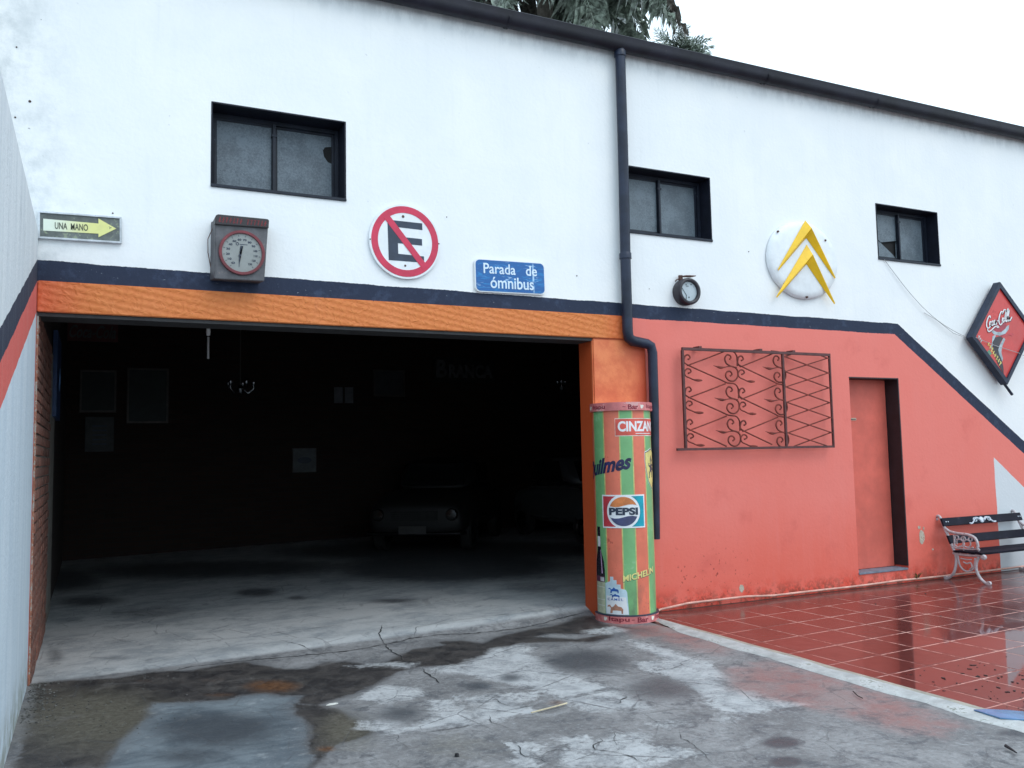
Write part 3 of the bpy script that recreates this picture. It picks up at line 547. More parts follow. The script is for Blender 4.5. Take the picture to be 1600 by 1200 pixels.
# beam over the entrance and the pier beside it
bm_ = MB(); n = 60
bm_.box(-.058, 4.845, -.026, TH + .004, 2.548, 2.768); bm_.build("entrance_beam", M_BEAM, bld, bevel=.006)
sf = MB(); sf.box(-.056, 4.442, -.004, TH + .02, 2.520, 2.546); sf.build("lintel_soffit", simple("dark_lintel", (.030, .030, .032), .7), bld)  # dark grey strip under the beam
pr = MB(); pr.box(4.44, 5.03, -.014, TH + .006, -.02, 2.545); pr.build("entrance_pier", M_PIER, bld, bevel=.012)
jb = MB(); jb.box(-.0585, -.047, -.003, .022, .0, 2.546); jb.build("door_jamb", simple("jamb_orange", (.34, .13, .08), .7, wear=(.34, .30, .27), wearamt=.5), bld)
# inner shell
sh = MB()
for p in (((-.075, TH, -.1), (-.075, 8.2, -.1), (-.075, 8.2, 5.34), (-.075, TH, 5.34)), ((9.9, TH, -.1), (9.9, 8.2, -.1), (9.9, 8.2, 5.34), (9.9, TH, 5.34)), ((-.075, 8.2, -.1), (9.9, 8.2, -.1), (9.9, 8.2, 5.34), (-.075, 8.2, 5.34)), ((-.075, TH + .001, 2.9), (9.9, TH + .001, 2.9), (9.9, TH + .001, 3.5), (-.075, TH + .001, 3.5))): quad(sh, *p)
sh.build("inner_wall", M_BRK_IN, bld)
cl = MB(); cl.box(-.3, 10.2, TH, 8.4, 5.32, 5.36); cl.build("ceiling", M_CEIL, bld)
# brickwork reveal on the left, brick by brick near the entrance
mo = MB(); mo.box(-.075, -.056, .022, 3.4, 0, 2.545); mo.build("mortar_bed", M_MORT, bld)
bk = MB(); bk.box(-.006, .006, -.12, .12, -.0325, .0325); BKM = bk.mesh(bevel=.003); BKM.materials.append(M_BRICK)
hb = MB(); hb.box(-.006, .006, -.056, .056, -.0325, .0325); HBM = hb.mesh(bevel=.003); HBM.materials.append(M_BRICK)
rb = random.Random(5); cnt = 0
for r in range(33):
    z = .04 + r * .0772; y = .026
    if r % 2: o = link("brick", HBM, [], bld, (-.0485 + rb.uniform(-.002, .003), y + .056, z)); y += .124
    while y < 2.0 and cnt < 285:
        o = link("brick", BKM, [], bld, (-.0485 + rb.uniform(-.002, .003), y + .12, z + rb.uniform(-.002, .002))); o.rotation_euler = (0, 0, rb.uniform(-.012, .012)); y += .252; cnt += 1
# roof, gutter, downpipe
rf = MB(); rf.prism([(0, 0)] * 0 or [(-2.0, 5.401), (14.2, 5.401), (14.2, 5.432), (-2.0, 5.432)], -.045, 8.8); rf.build("roof", M_ROOF, bld)
gt = MB(); A = [math.pi + math.pi * k / 10 for k in range(11)]
prof = [(-.075 + .070 * math.cos(a), 5.395 + .078 * math.sin(a)) for a in A]
prof = [(-.151, 5.445), (-.149, 5.438)] + prof + [(-.003, 5.435), (-.003, 5.440)]
inn = [(y * .93 - .004, z + .008) for y, z in prof[::-1]]
for i in range(24):
    x0, x1 = -2 + i * .675, -2 + (i + 1) * .675; pp = prof + inn
    for k in range(len(pp)):
        a, b = pp[k], pp[(k + 1) % len(pp)]; quad(gt, (x0, a[0], a[1]), (x1, a[0], a[1]), (x1, b[0], b[1]), (x0, b[0], b[1]))
gut = gt.build("gutter", M_GUT, bld, smooth=.9)
for x in (-.4, 2.1, 3.6, 6.6, 8.2, 10.9):
    s_ = MB(); s_.lathe([(.084, -.012), (.084, .012)], (x, -.073, 5.397), 'X', 20, math.pi, 2 * math.pi); s_.build("gutter_joint", M_GUT, gut, smooth=.9)
dp = MB()
dp.tube([(4.80, -.075, 5.36), (4.80, -.075, 4.4), (4.79, -.075, 3.3)], .049, 16)
dp.tube([(4.79, -.075, 3.36), (4.79, -.075, 2.62), (4.80, -.075, 2.555), (4.845, -.075, 2.525), (5.00, -.075, 2.505), (5.045, -.075, 2.485), (5.062, -.075, 2.42), (5.060, -.075, 1.9), (5.045, -.075, 1.3), (5.03, -.075, .68)], [.049]*2 + [.050, .050, .047, .047, .046, .045, .042, .040], 16)
pipe = dp.build("downpipe", M_PIPE, bld, smooth=.9)
for z, x in ((3.33, 4.79), (5.30, 4.80)):
    q = MB(); q.lathe([(.049, -.03), (.057, -.028), (.057, .022), (.052, .03)], (x, -.075, z)); q.build("pipe_collar", M_PIPE, pipe, smooth=.6)
# windows
def window(x0, x1, z0, z1, dep, kind):
    w = bpy.data.objects.new("window", None); COL.objects.link(w); w.parent = bld; w.location = (x0, 0, z0); W_, H_ = x1 - x0, z1 - z0
    rv = MB(); t = .012; e = -.004
    rv.box(0, t, e, dep, 0, H_); rv.box(W_ - t, W_, e, dep, 0, H_); rv.box(t, W_ - t, e, dep, H_ - t, H_); rv.box(t, W_ - t, e, dep, 0, t); rv.build("reveal", M_REV, w, bevel=.002)
    f = .034; fr = MB(); y0, y1 = dep - .035, dep
    fr.box(t, t + f, y0, y1, t, H_ - t); fr.box(W_ - t - f, W_ - t, y0, y1, t, H_ - t); fr.box(t + f, W_ - t - f, y0, y1, H_ - t - f, H_ - t); fr.box(t + f, W_ - t - f, y0, y1, t, t + f * 1.3)
    m0 = W_ * .5 - (.02 if kind != 3 else .0)
    fr.build("frame", M_STEEL, w, bevel=.003)
    sw = []
    for k, (a, b) in enumerate(((t + f, m0 + .004), (m0 + .012, W_ - t - f))):
        yy = dep - .03 + (.016 if k else 0); s_ = MB(); g_ = .020
        s_.box(a, a + g_, yy, yy + .02, t + f * 1.3, H_ - t - f); s_.box(b - g_, b, yy, yy + .02, t + f * 1.3, H_ - t - f); s_.box(a + g_, b - g_, yy, yy + .02, H_ - t - f - g_, H_ - t - f); s_.box(a + g_, b - g_, yy, yy + .02, t + f * 1.3, t + f * 1.3 + g_)
        s_.build("sash", M_STEEL, w, bevel=.002)
        p = MB(); A, B, C_, D_ = a + g_, b - g_, t + f * 1.3 + g_, H_ - t - f - g_; pm = M_GL1 if kind == 1 else M_GL2
        if kind == 3 and k == 0:     # two holes in the left pane
            L_, h_ = B - A, D_ - C_
            pts = [(0, 1), (1, 1), (1, .42), (.42, .34), (.30, .40), (.32, .62), (.20, .80), (.10, .80), (0, .72)]
            p.prism([(A + L_ * u, C_ + h_ * v) for u, v in pts], yy + .008, yy + .012)
            p.prism([(A + L_ * u, C_ + h_ * v) for u, v in [(0, 0), (.95, 0), (.84, .08), (.42, .32), (.28, .38), (0, .36)]], yy + .0085, yy + .0125)
            p.prism([(A + L_ * u, C_ + h_ * v) for u, v in [(1, 0), (1, .40), (.97, .30), (.96, 0)]], yy + .0082, yy + .0122)
        elif kind == 1 and k == 1:
            L_, h_ = B - A, D_ - C_
            p.prism([(A + L_ * u, C_ + h_ * v) for u, v in [(0, 0), (1, 0), (1, .56), (.93, .58), (.86, .66), (.84, .76), (.88, .82), (1, .84), (1, 1), (0, 1)]], yy + .008, yy + .012)
        else: p.box(A, B, yy + .008, yy + .012, C_, D_)
        p.build("pane", pm, w)
    bk_ = MB(); bk_.box(.0, W_, dep + .002, dep + .06, 0, H_); bk_.build("dark_backing", M_BLK, w)  # black sheet standing in for the unlit room behind the panes
    ml = MB(); ml.box(m0 - .012, m0 + .012, dep - .062, dep - .036, t + f, H_ - t - f); ml.build("mullion", M_STEEL, w, bevel=.003)
    lt = MB(); lt.box(m0 - .022, m0 + .022, dep - .066, dep - .040, H_ * .77, H_ * .80); lt.build("latch", M_STEEL, w)
    si = MB(); si.prism([(0, 0)] * 0 or [(.0, -.012), (W_, -.012), (W_, .012), (.0, .012)], -.014, dep - .04); si.build("sill", M_STEEL, w, bevel=.003)
window(*WINS[0], .225, 1); window(*WINS[1], .19, 2); window(*WINS[2], .18, 3)
# door
dr = bpy.data.objects.new("door", None); COL.objects.link(dr); dr.parent = bld; dr.location = (DR[0], 0, DR[2]); W_, H_ = DR[1] - DR[0], DR[3] - DR[2]
q = MB(); q.box(.004, W_ - .02, .170, .205, .012, H_ - .012); q.build("door_leaf", M_DOOR, dr, bevel=.003)
q = MB(); q.box(W_ - .014, W_ + .0, -.003, .235, 0.03, H_); q.box(.0, W_ - .015, -.002, .235, H_ - .012, H_); q.build("reveal", M_REVD, dr)
q = MB(); q.box(0, .005, .002, .17, 0, H_ - .012); q.build("left_jamb", M_FAC, dr)
q = MB(); q.box(.0, W_ - .015, -.012, .17, -.012, .010); q.build("doorstep", M_SILL, dr, bevel=.004)
q = MB(); q.box(.16, .26, .163, .171, 1.64, 1.665); q.build("letter_plate", M_BRASS, dr, bevel=.002)
q = MB(); q.box(.17, .25, .1615, .164, 1.647, 1.656); q.build("slot", M_BLK, dr)
# bare plaster chips in the red wall
M_PLAS = simple("bare_plaster", (.50, .44, .36), .9, bump=.004, wear=(.36, .28, .22), wearamt=.5)
for cx, cz, rx, rz in ((8.665, .475, .045, .075), (8.63, .585, .022, .018), (8.70, .57, .012, .02), (8.83, .33, .014, .01), (6.08, .13, .03, .035)):
    q = MB(); q.prism([(cx + rx * math.cos(a) * (1 + .35 * noise.noise(Vector((cx * 7 + math.cos(a) * 1.5, math.sin(a) * 1.5, cz)))), cz + rz * math.sin(a) * (1 + .35 * noise.noise(Vector((math.sin(a) * 1.5, cx, math.cos(a) * 1.5))))) for a in [k * math.pi / 9 for k in range(18)]], -.0025, .001)
    q.build("plaster_chip", M_PLAS, bld)

M_HOLE = Mat("nail_rust", (.05, .03, .025), .8).m
for x, z, rr__ in ((-.135, 4.05, .010), (-.222, 3.92, .007), (-.225, 4.43, .006), (.41, 3.30, .006), (3.02, 3.54, .005), (6.35, 3.52, .006), (4.30, 3.12, .006), (5.1, 3.05, .004)):
    q = MB(); q.lathe([(0, -.006), (rr__ * .8, -.005), (rr__, .0)], (x, 0, z), 'Y', 8); q.build("nail_head", M_HOLE, bld)

# side boundary wall
sw = MB(); sw.box(-.30, -.062, -11, -.003, -.1, 3.13); o = sw.build("boundary_wall", M_SIDE, bevel=.01)
tag(o, "pale grey boundary wall with sloping navy and coral stripes at the left edge, meeting the garage", "wall")

# ================================================================== THINGS ON THE FRONT WALL
WHT = simple("sign_white", (.74, .77, .80), .45, var=.06); RED = simple("sign_red", (.55, .025, .075), .45, var=.12, wear=(.62, .25, .3), wearamt=.66); INK = simple("sign_navy", (.022, .035, .065), .45, var=.2)
RUSTB = simple("rusty_bolt", (.10, .045, .035), .7)
t = thing("no_parking_sign", "round white no-parking sign with a struck-out black E inside a red ring", "sign", (2.635, -.004, 3.285)); t.rotation_euler.y = R(-1.5)
q = MB(); q.prism(ell(0, 0, .312, .318, 56), -.022, 0); q.build("plate", WHT, t, bevel=.002)
q = MB(); q.ring(0, 0, .294, .300, .238, .243, -.0245, -.0215, 56); q.build("ring", RED, t)
q = MB(); q.prism([(-.150, .175), (.155, .165), (.155, .108), (-.066, .118), (-.066, .038), (.148, .030), (.148, -.026), (-.066, -.018), (-.066, -.108), (.160, -.118), (.160, -.172), (-.150, -.165)], -.0242, -.0215); q.build("letter_e", INK, t)
a = math.radians(-52); ux, uz = math.cos(a), math.sin(a); vx, vz = -uz, ux; L_, h_ = .272, .027
q = MB(); q.prism([(-ux * L_ + vx * h_, -uz * L_ + vz * h_), (ux * L_ + vx * h_, uz * L_ + vz * h_), (ux * L_ - vx * h_, uz * L_ - vz * h_), (-ux * L_ - vx * h_, -uz * L_ - vz * h_)], -.0262, -.0241); q.build("slash", RED, t)
for x, z, r in ((-.012, .212, .012), (-.008, -.205, .009), (-.303, .0, .006), (.300, .0, .006)):
    q = MB(); q.lathe([(0, -.029), (r * .7, -.029), (r, -.024), (r, -.02)], (x, 0, z), 'Y', 10); q.build("bolt", RUSTB, t)

t = thing("bus_stop_sign", "small blue bus stop sign with pale lettering under the no-parking sign", "sign", (3.61, -.004, 3.055)); t.rotation_euler.y = R(-1.0)
def blue_sign():
    M = Mat("streaky_blue_enamel", rough=.35); s1 = M.noise(7, 6, .75, st=(.45, 1, 2.6), dist=2.2); s2 = M.noise(13, 4, .6, st=(.35, 1, 2.4), w=5, dist=1.5)
    c = M.mix(s1.ss(.52, .60), (.004, .10, .33), (.01, .19, .48)); c = M.mix(s2.ss(.60, .68) * .85, c, (.35, .55, .78)); c = M.mix((M.x - .225).ab().ss(.012, .004) * M.noise(8, 2).ss(.4, .6), c, (.4, .6, .8)); return M.set(c)
q = MB(); q.prism(rrect(-.345, .345, -.147, .147, .045), -.020, 0); q.build("plate", WHT, t, bevel=.002)
q = MB(); q.prism(rrect(-.335, .335, -.137, .137, .04), -.0225, -.0195); q.build("enamel_face", blue_sign(), t)
PALE_L = simple("sign_lettering_pale", (.62, .74, .84), .45, var=.08)
text_mb("Parada   de", -.262, .262, .018, .110, -.0250, -.0224, .012).build("lettering", PALE_L, t)
text_mb("ómnibus", -.200, .225, -.110, -.005, -.0250, -.0224, .012).build("lettering", PALE_L, t)

t = thing("one_way_sign", "narrow framed one-way sign with a pale arrow pointing right beside the left corner", "sign", (.20, -.004, 3.168)); t.rotation_euler.y = R(-1.1)
q = MB(); q.box(-.255, .260, -.016, 0, -.088, .090); q.build("backing", simple("tarnished_sign_backing", (.10, .115, .11), .4, var=.5, scale=5, wear=(.22, .26, .18), wearamt=.55), t)
q = MB(); q.box(-.265, .27, -.026, -.001, -.098, -.084); q.box(-.265, .27, -.026, -.001, .086, .098); q.box(-.265, -.252, -.026, -.001, -.084, .086); q.box(.257, .27, -.026, -.001, -.084, .086); q.build("frame", simple("frame_worn_white", (.52, .56, .60), .5, wear=(.2, .2, .2), wearamt=.62), t, bevel=.002)
def arrow_mat():
    M = Mat("faded_yellow_paint", rough=.5); n = M.noise(6, 5, .6); c = M.mix(M.x.ss(-.2, .1), (.66, .72, .62), (.68, .68, .26)); c = M.mix(n.ss(.5, .7) * .6, c, (.55, .55, .25)); c = M.mix(M.noise(20, 4, .7, w=3).ss(.66, .69), c, (.18, .19, .13)); return M.set(c)
q = MB(); q.prism([(-.232, .045), (.118, .038), (.118, .075), (.235, .010), (.118, -.062), (.118, -.036), (-.232, -.040)], -.0195, -.0155); q.build("arrow", arrow_mat(), t)
text_mb("UNA  MANO", -.160, .050, -.022, .026, -.0215, -.0194, .01).build("lettering", simple("worn_black_ink", (.05, .055, .04), .6), t)

# big dial thermometer
t = thing("wall_thermometer", "dark metal box with a round red-rimmed dial thermometer, left of the no-parking sign", "thermometer", (1.29, -.002, 3.06))
BOXM = simple("weathered_zinc", (.095, .095, .105), .55, .3, var=.3, scale=7, wear=(.17, .15, .15), wearamt=.58)
q = MB(); y0, y1 = -.155, 0
v = [q.bm.verts.new(p) for p in ((-.19, y0, -.225), (.172, y0, -.218), (.20, y0, .222), (-.185, y0, .215), (-.205, y1, -.21), (.16, y1, -.21), (.185, y1, .25), (-.2, y1, .245))]
for f in ((0,1,2,3),(5,4,7,6),(4,0,3,7),(1,5,6,2),(3,2,6,7),(4,5,1,0)): q.bm.faces.new([v[i] for i in f])
q.build("case", BOXM, t, bevel=.005)
q = MB(); q.prism([(-.190, .184), (.2, .192), (.203, .25), (.196, .262), (-.172, .262), (-.188, .248)], -.172, -.02); q.build("header", simple("header_black", (.022, .018, .022), .5), t, bevel=.004)
RT = simple("faded_red_ink", (.16, .012, .018), .6)
q = MB(); rr_ = random.Random(2)
for k in range(14):
    if k in (7,): continue
    x = -.165 + k * .0255; q.prism([(x, .2 + rr_.uniform(0, .01)), (x + .007, .2), (x + .016, .242), (x + .009, .244)], -.1735, -.1715)
    zz = rr_.choice((.205, .221, .236)); q.prism([(x, zz), (x + .018, zz + .001), (x + .018, zz + .007), (x, zz + .006)], -.1738, -.1716)
q.build("header_lettering", RT, t)
DC = (.005, -.015)
q = MB(); q.ring(DC[0], DC[1], .168, .170, .146, .148, -.176, -.150, 40); q.build("rim", simple("rim_red", (.15, .018, .026), .4, wear=(.35, .15, .15), wearamt=.62), t, bevel=.003, smooth=.7)
q = MB(); q.prism(ell(DC[0], DC[1], .148, .150, 40), -.160, -.154); q.build("dial", simple("dial_grey", (.25, .265, .26), .35, var=.1, scale=5, wear=(.26, .27, .25), wearamt=.6), t)
q = MB(); n_ = 14
for k in range(n_):
    a = math.radians(232 - k * 285 / (n_ - 1)); c_, s_ = math.cos(a), math.sin(a); q.add(text_mb(str(k * 10), -.0135, .0135, -.008, .008, -.1622, -.1601, .03), Matrix.Translation((DC[0] + .102 * c_, 0, DC[1] + .102 * s_)))
    r0, r1 = .124, .137; q.prism([(DC[0] + r0 * c_ - .0014 * s_, DC[1] + r0 * s_ + .0014 * c_), (DC[0] + r1 * c_ - .0014 * s_, DC[1] + r1 * s_ + .0014 * c_), (DC[0] + r1 * c_ + .0014 * s_, DC[1] + r1 * s_ - .0014 * c_), (DC[0] + r0 * c_ + .0014 * s_, DC[1] + r0 * s_ - .0014 * c_)], -.1618, -.1602)
q.build("dial_marks", INK, t)
q = MB(); q.ring(-.028, .052, .012, .012, .007, .007, -.1622, -.1602, 16); q.box(-.012, .045, -.1615, -.1602, .047, .052); q.build("dial_emblem", INK, t)
q = MB(); q.prism([(.013, .037), (-.006, .039), (-.004, .028), (-.010, -.05), (-.0135, -.125), (-.0165, -.125), (-.016, -.05), (.002, .02), (.004, .03)], -.1665, -.1645); q.prism(ell(-.010, -.035, .009, .009, 14), -.170, -.160); q.build("needle", INK, t)
q = MB(); q.tube([(-.19, -.06, .19), (-.225, -.03, .10), (-.222, -.02, 0), (-.2, -.02, -.12)], .003, 6); q.build("cable", RUSTB, t)

# small round gauge
t = thing("pressure_gauge", "small round black gauge with a pale dial, right of the downpipe", "gauge", (5.50, -.002, 3.035))
q = MB(); q.lathe([(.0, -.0), (.128, -.0), (.132, -.03), (.132, -.10), (.126, -.112), (.112, -.116), (.100, -.112), (.096, -.100), (.094, -.085)], axis='Y', n=40); q.build("casing", simple("gauge_black", (.022, .018, .026), .42, wear=(.10, .08, .10), wearamt=.6), t, smooth=.6)
q = MB(); q.prism(ell(0, 0, .098, .098, 36), -.088, -.082); q.build("dial", simple("gauge_dial", (.42, .48, .52), .3, var=.08, wear=(.3, .35, .37), wearamt=.6), t)
q = MB()
for x0, z0, x1, z1, w_ in ((-.08, .03, -.03, -.04, .004), (-.03, -.04, -.035, -.085, .004), (-.03, .05, .0, .052, .003)):
    d = Vector((x1 - x0, 0, z1 - z0)).normalized(); nx, nz = -d.z * w_, d.x * w_; q.prism([(x0 - nx, z0 - nz), (x1 - nx, z1 - nz), (x1 + nx, z1 + nz), (x0 + nx, z0 + nz)], -.0905, -.0885)
q.prism(ell(.0, -.058, .008, .008, 12), -.0905, -.0885); q.prism(ell(.03, .07, .007, .006, 10), -.0903, -.0885); q.prism(ell(-.03, .065, .005, .009, 10), -.0903, -.0885); q.build("needle", simple("gauge_ink", (.06, .09, .10), .5), t)
q = MB(); q.box(-.07, -.035, -.05, -.02, .115, .165); q.tube([(-.06, -.05, .15), (.0, -.06, .155), (.03, -.09, .150), (.085, -.10, .158)], [.006, .012, .012, .004], 8); q.tube([(-.115, -.03, .10), (-.10, -.04, .12), (-.055, -.04, .13)], .006, 6); q.build("bracket", RUSTB, t, bevel=.002)

# disc with two chevrons
t = thing("chevron_emblem", "large white disc carrying two yellow upward chevrons, between the two right-hand windows", "emblem", (7.06, -.004, 3.48))
q = MB(); q.lathe([(0, -.062), (.40, -.058), (.465, -.048), (.487, -.030), (.492, -.010), (.487, 0)], axis='Y', n=56); me = q.mesh(smooth=.9); me.transform(Matrix.Diagonal((1, 1, .85, 1))); link("disc", me, WHT, t)
YEL = simple("chevron_yellow", (.82, .50, .012), .35, var=.1, scale=5, wear=(.58, .42, .16), wearamt=.66)
def chev(ap, ri, ia, lt, rt_, dz):
    q = MB(); P = lambda p, y: q.bm.verts.new((p[0] - 7.06, y, p[1] - 3.48))
    y0 = -.064; pk = -.125
    for tip, sgn in ((lt, -1), (rt_, 1)):
        tb = P(tip, y0 - .004); A, Ri, I = P(ap, y0), P(ri, pk), P(ia, y0); T2 = P((tip[0] + .012 * -sgn, tip[1] - .012), y0); 
        q.bm.faces.new((A, Ri, tb)); q.bm.faces.new((Ri, I, T2)); q.bm.faces.new((Ri, T2, tb)); q.bm.faces.new((A, tb, T2, I))
    return q.build("chevron", YEL, t)
chev((7.08, 3.905), (7.105, 3.81), (7.085, 3.715), (6.665, 3.345), (7.475, 3.315), 0)
chev((7.085, 3.645), (7.105, 3.525), (7.07, 3.43), (6.625, 3.055), (7.45, 3.035), 0)
for x, z in ((-.36, .27), (.30, .235), (.0, -.40), (-.30, -.28)):
    q = MB(); q.lathe([(0, -.070), (.010, -.068), (.013, -.05)], (x, 0, z), 'Y', 10); q.build("bolt", RUSTB, t)

# diamond advertising sign
t = thing("diamond_cola_sign", "red diamond cola sign in a navy frame at the right edge of the picture", "sign")
C4 = [(10.10, 3.44), (9.535, 2.75), (10.115, 2.20), (10.68, 2.89)]; cen = (sum(p[0] for p in C4) / 4, sum(p[1] for p in C4) / 4)
shr = lambda k: [(cen[0] + (p[0] - cen[0]) * k, cen[1] + (p[1] - cen[1]) * k) for p in C4]
q = MB(); q.prism(shr(.93), -.116, -.07); q.build("panel", simple("cola_red", (.56, .045, .040), .35, var=.10, scale=3, wear=(.46, .03, .03), wearamt=.6), t)
for k in range(4):
    a, b, a2, b2 = shr(1.0)[k], shr(1.0)[(k + 1) % 4], shr(.885)[k], shr(.885)[(k + 1) % 4]; q = MB(); q.prism([a, b, b2, a2], -.135, -.045); q.build("frame_bar", M_NAVY, t)
q = MB(); q.tube([(10.11, -.09, 2.22), (10.25, -.09, 2.085)], .017, 8); q.build("frame_stub", M_NAVY, t)
q = MB(); q.box(9.75, 9.79, -.07, .01, 2.74, 2.78); q.box(10.4, 10.44, -.07, .01, 2.84, 2.88); q.build("bracket", M_NAVY, t)
SW = simple("cola_white", (.72, .74, .76), .4, var=.06)
cp = COKE; y_ = -.1165
q = MB(); q.prism(ell(cp["disc"][0][0], cp["disc"][0][1] + .02, .125, .115, 32), y_ - .001, y_); q.build("bottle_cap", simple("cap_crimson", (.36, .02, .045), .35), t)
GB = simple("print_grey", (.36, .44, .48), .4, var=.3, scale=14); DK = simple("print_dark", (.020, .014, .022), .35, var=.4, scale=14); GR = simple("print_green", (.12, .28, .18), .5); YP = simple("print_yellow", (.66, .56, .16), .45); SI = simple("print_silver", (.5, .55, .55), .4); RD2 = simple("print_red", (.48, .04, .05), .4)
for nm, m, d in (("ring", GB, .0010), ("bshine2", GB, .0012), ("bshine", GB, .0012), ("bottle", DK, .0020), ("spoon", RD2, .0024), ("green", GR, .0022)):
    q = MB(); q.prism(cp[nm], y_ - d - .0006, y_); q.build({"ring": "cap_rim", "bshine": "bottle_highlight", "bshine2": "bottle_highlight", "spoon": "red_swirl", "green": "lime_leaf"}.get(nm, nm), m, t)
q = MB(); rr_ = random.Random(4)
def squig(q, A, B, n, w, h, y, sl=.3):
    d = (Vector(B) - Vector(A)); L_ = d.length; d.normalize(); nn = Vector((-d.y, d.x))
    for k in range(n):
        c = Vector(A) + d * (L_ * (k + .5) / n); a = c + nn * (h * rr_.uniform(.35, .55)) - d * w * .2; b = c - nn * (h * rr_.uniform(.35, .55)) + d * w * .5; e = d * w
        q.prism([tuple(a), tuple(a + e), tuple(b + e), tuple(b)], y - .0008, y)
        m_ = c + nn * h * rr_.uniform(-.3, .3); q.prism([tuple(m_ - d * L_ / n * .4), tuple(m_ + d * L_ / n * .45), tuple(m_ + d * L_ / n * .45 + nn * .009), tuple(m_ - d * L_ / n * .4 + nn * .009)], y - .0010, y)
squig(q, (9.82, 2.70), (10.035, 2.44), 8, .012, .062, y_ - .003); q.build("yellow_script", YP, t)
q = MB(); squig(q, (9.90, 2.46), (10.065, 2.305), 7, .009, .034, y_ - .003); squig(q, (9.67, 2.78), (9.715, 2.70), 3, .010, .045, y_ - .003); q.build("silver_script", SI, t)
# script word: pen strokes, white over a dark crimson shadow
def strokes(S_, w, y0, y1, name, mat, off=(0, 0)):
    q = MB(); wq = quadwarp([(9.815, 3.000), (10.335, 3.135), (10.325, 2.965), (9.800, 2.850)])
    for st in S_:
        P = [Vector(wq(u, v)) + Vector(off) for u, v in st]; Q = []
        for i in range(len(P) - 1):          # Catmull-Rom
            p0, p1, p2, p3 = P[max(i - 1, 0)], P[i], P[i + 1], P[min(i + 2, len(P) - 1)]
            for k in range(5):
                t_ = k / 5; Q.append(.5 * ((2 * p1) + (p2 - p0) * t_ + (2 * p0 - 5 * p1 + 4 * p2 - p3) * t_ ** 2 + (3 * p1 - p0 - 3 * p2 + p3) * t_ ** 3))
        Q.append(P[-1]); L_ = []; n = len(Q)
        for i, p in enumerate(Q):
            d = (Q[min(i + 1, n - 1)] - Q[max(i - 1, 0)]); d = d.normalized() if d.length > 0 else Vector((1, 0)); nn = Vector((-d.y, d.x)); ww = w * (.55 + .55 * abs(d.y)) * min(1, .45 + i / 4, .45 + (n - 1 - i) / 4)
            L_.append((q.bm.verts.new((p.x + nn.x * ww, y1, p.y + nn.y * ww)), q.bm.verts.new((p.x - nn.x * ww, y1, p.y - nn.y * ww))))
        for a, b in zip(L_, L_[1:]): q.bm.faces.new((a[0], a[1], b[1], b[0]))
    o = q.build(name, mat, t); md = o.modifiers.new("s", 'SOLIDIFY'); md.thickness = .0008; return o
def arc(cx, cy, rx, ry, a0, a1, n=7): return [(cx + rx * math.cos(R(a0 + (a1 - a0) * i / n)), cy + ry * math.sin(R(a0 + (a1 - a0) * i / n))) for i in range(n + 1)]
def oo(cx, rx=.032): return arc(cx, .36, rx, .17, 80, 440, 10)
ST = [[(.165, .80), (.150, .98), (.105, .95), (.045, .65), (.03, .3), (.075, .06), (.14, .10), (.19, .25)], oo(.165), [(.262, .46), (.245, .53), (.212, .42), (.208, .25), (.24, .18), (.285, .30)], oo(.318, .028), [(.350, .52), (.345, .3), (.362, .19), (.395, .30)], [(.405, .40), (.455, .44)],
      [(.60, .82), (.59, 1.0), (.545, 1.02), (.485, .72), (.465, .36), (.505, .08), (.56, .10), (.605, .25)], [(.60, .86), (.66, 1.10), (.73, 1.02), (.76, .92), (.81, 1.12)], oo(.618), [(.672, .22), (.70, .7), (.735, .98), (.745, .90), (.715, .5), (.712, .25), (.735, .18), (.765, .30)], [(.665, .42), (.69, .30)],
      oo(.80, .030), [(.833, .54), (.83, .3), (.85, .18), (.90, .30), (.94, .42)], [(.765, .25), (.78, .7), (.815, .98), (.835, .88), (.80, .52)], [(.06, .02), (.10, -.22), (.20, -.16), (.32, .02), (.42, .02), (.45, -.10), (.38, -.06)]]
strokes(ST, .0125, -.117, -.1212, "script_shadow", simple("script_crimson", (.20, .01, .02), .4), (.006, -.006)); strokes(ST, .0088, -.118, -.1222, "script_lettering", SW)

# thin cable from the right-hand window across the diamond sign
q = MB(); A, B = Vector((8.30, -.012, 3.592)), Vector((9.55, -.05, 2.755)); q.tube([A.lerp(B, k / 16) + Vector((0, 0, -.14 * math.sin(math.pi * k / 16))) for k in range(17)] + [(9.60, -.142, 2.74), (9.9, -.143, 2.665), (10.35, -.142, 2.585), (10.5, -.10, 2.565), (10.75, -.02, 2.56), (11.6, -.012, 2.60)], .0035, 6)
q.tube([(8.9, -.012, 3.02), (9.1, -.02, 2.94), (9.35, -.03, 2.80), (9.55, -.05, 2.745)], .003, 5)
o = q.build("cable", simple("cable_grey", (.42, .42, .42), .6)); tag(o, "thin pale cable sagging from the right-hand window sill to the diamond sign", "cable")

# wrought-iron grille
t = thing("iron_grille", "wrought iron grille with scrolls and lattice hung on the red wall", "grille", (5.40, -.08, 1.505)); GW, GH = 1.925, .975
q = MB(); q.box(0, GW, -.012, .012, GH - .022, GH + .006); q.build("top_rail", M_IRONT, t, bevel=.002)
q = MB(); q.box(-.10, GW, -.010, .010, -.012, .012); q.build("bottom_rail", M_IRONT, t, bevel=.002)
q = MB(); q.box(-.008, .018, -.012, .012, .012, GH - .022); q.build("stile", M_IRONT, t, bevel=.002)
q = MB(); q.box(GW - .020, GW, -.011, .011, .012, GH - .022); q.build("stile", M_IRONT, t, bevel=.002)
q = MB(); q.box(1.255, 1.280, -.011, .011, .012, GH - .022); q.build("stile", M_IRONT, t, bevel=.002)
for x in (.22, .98, 1.42):
    q = MB(); q.box(x - .022, x + .012, -.012, .085, GH + .006, GH + .024); q.build("lug", M_IRONT, t)
per = GH / 3.0
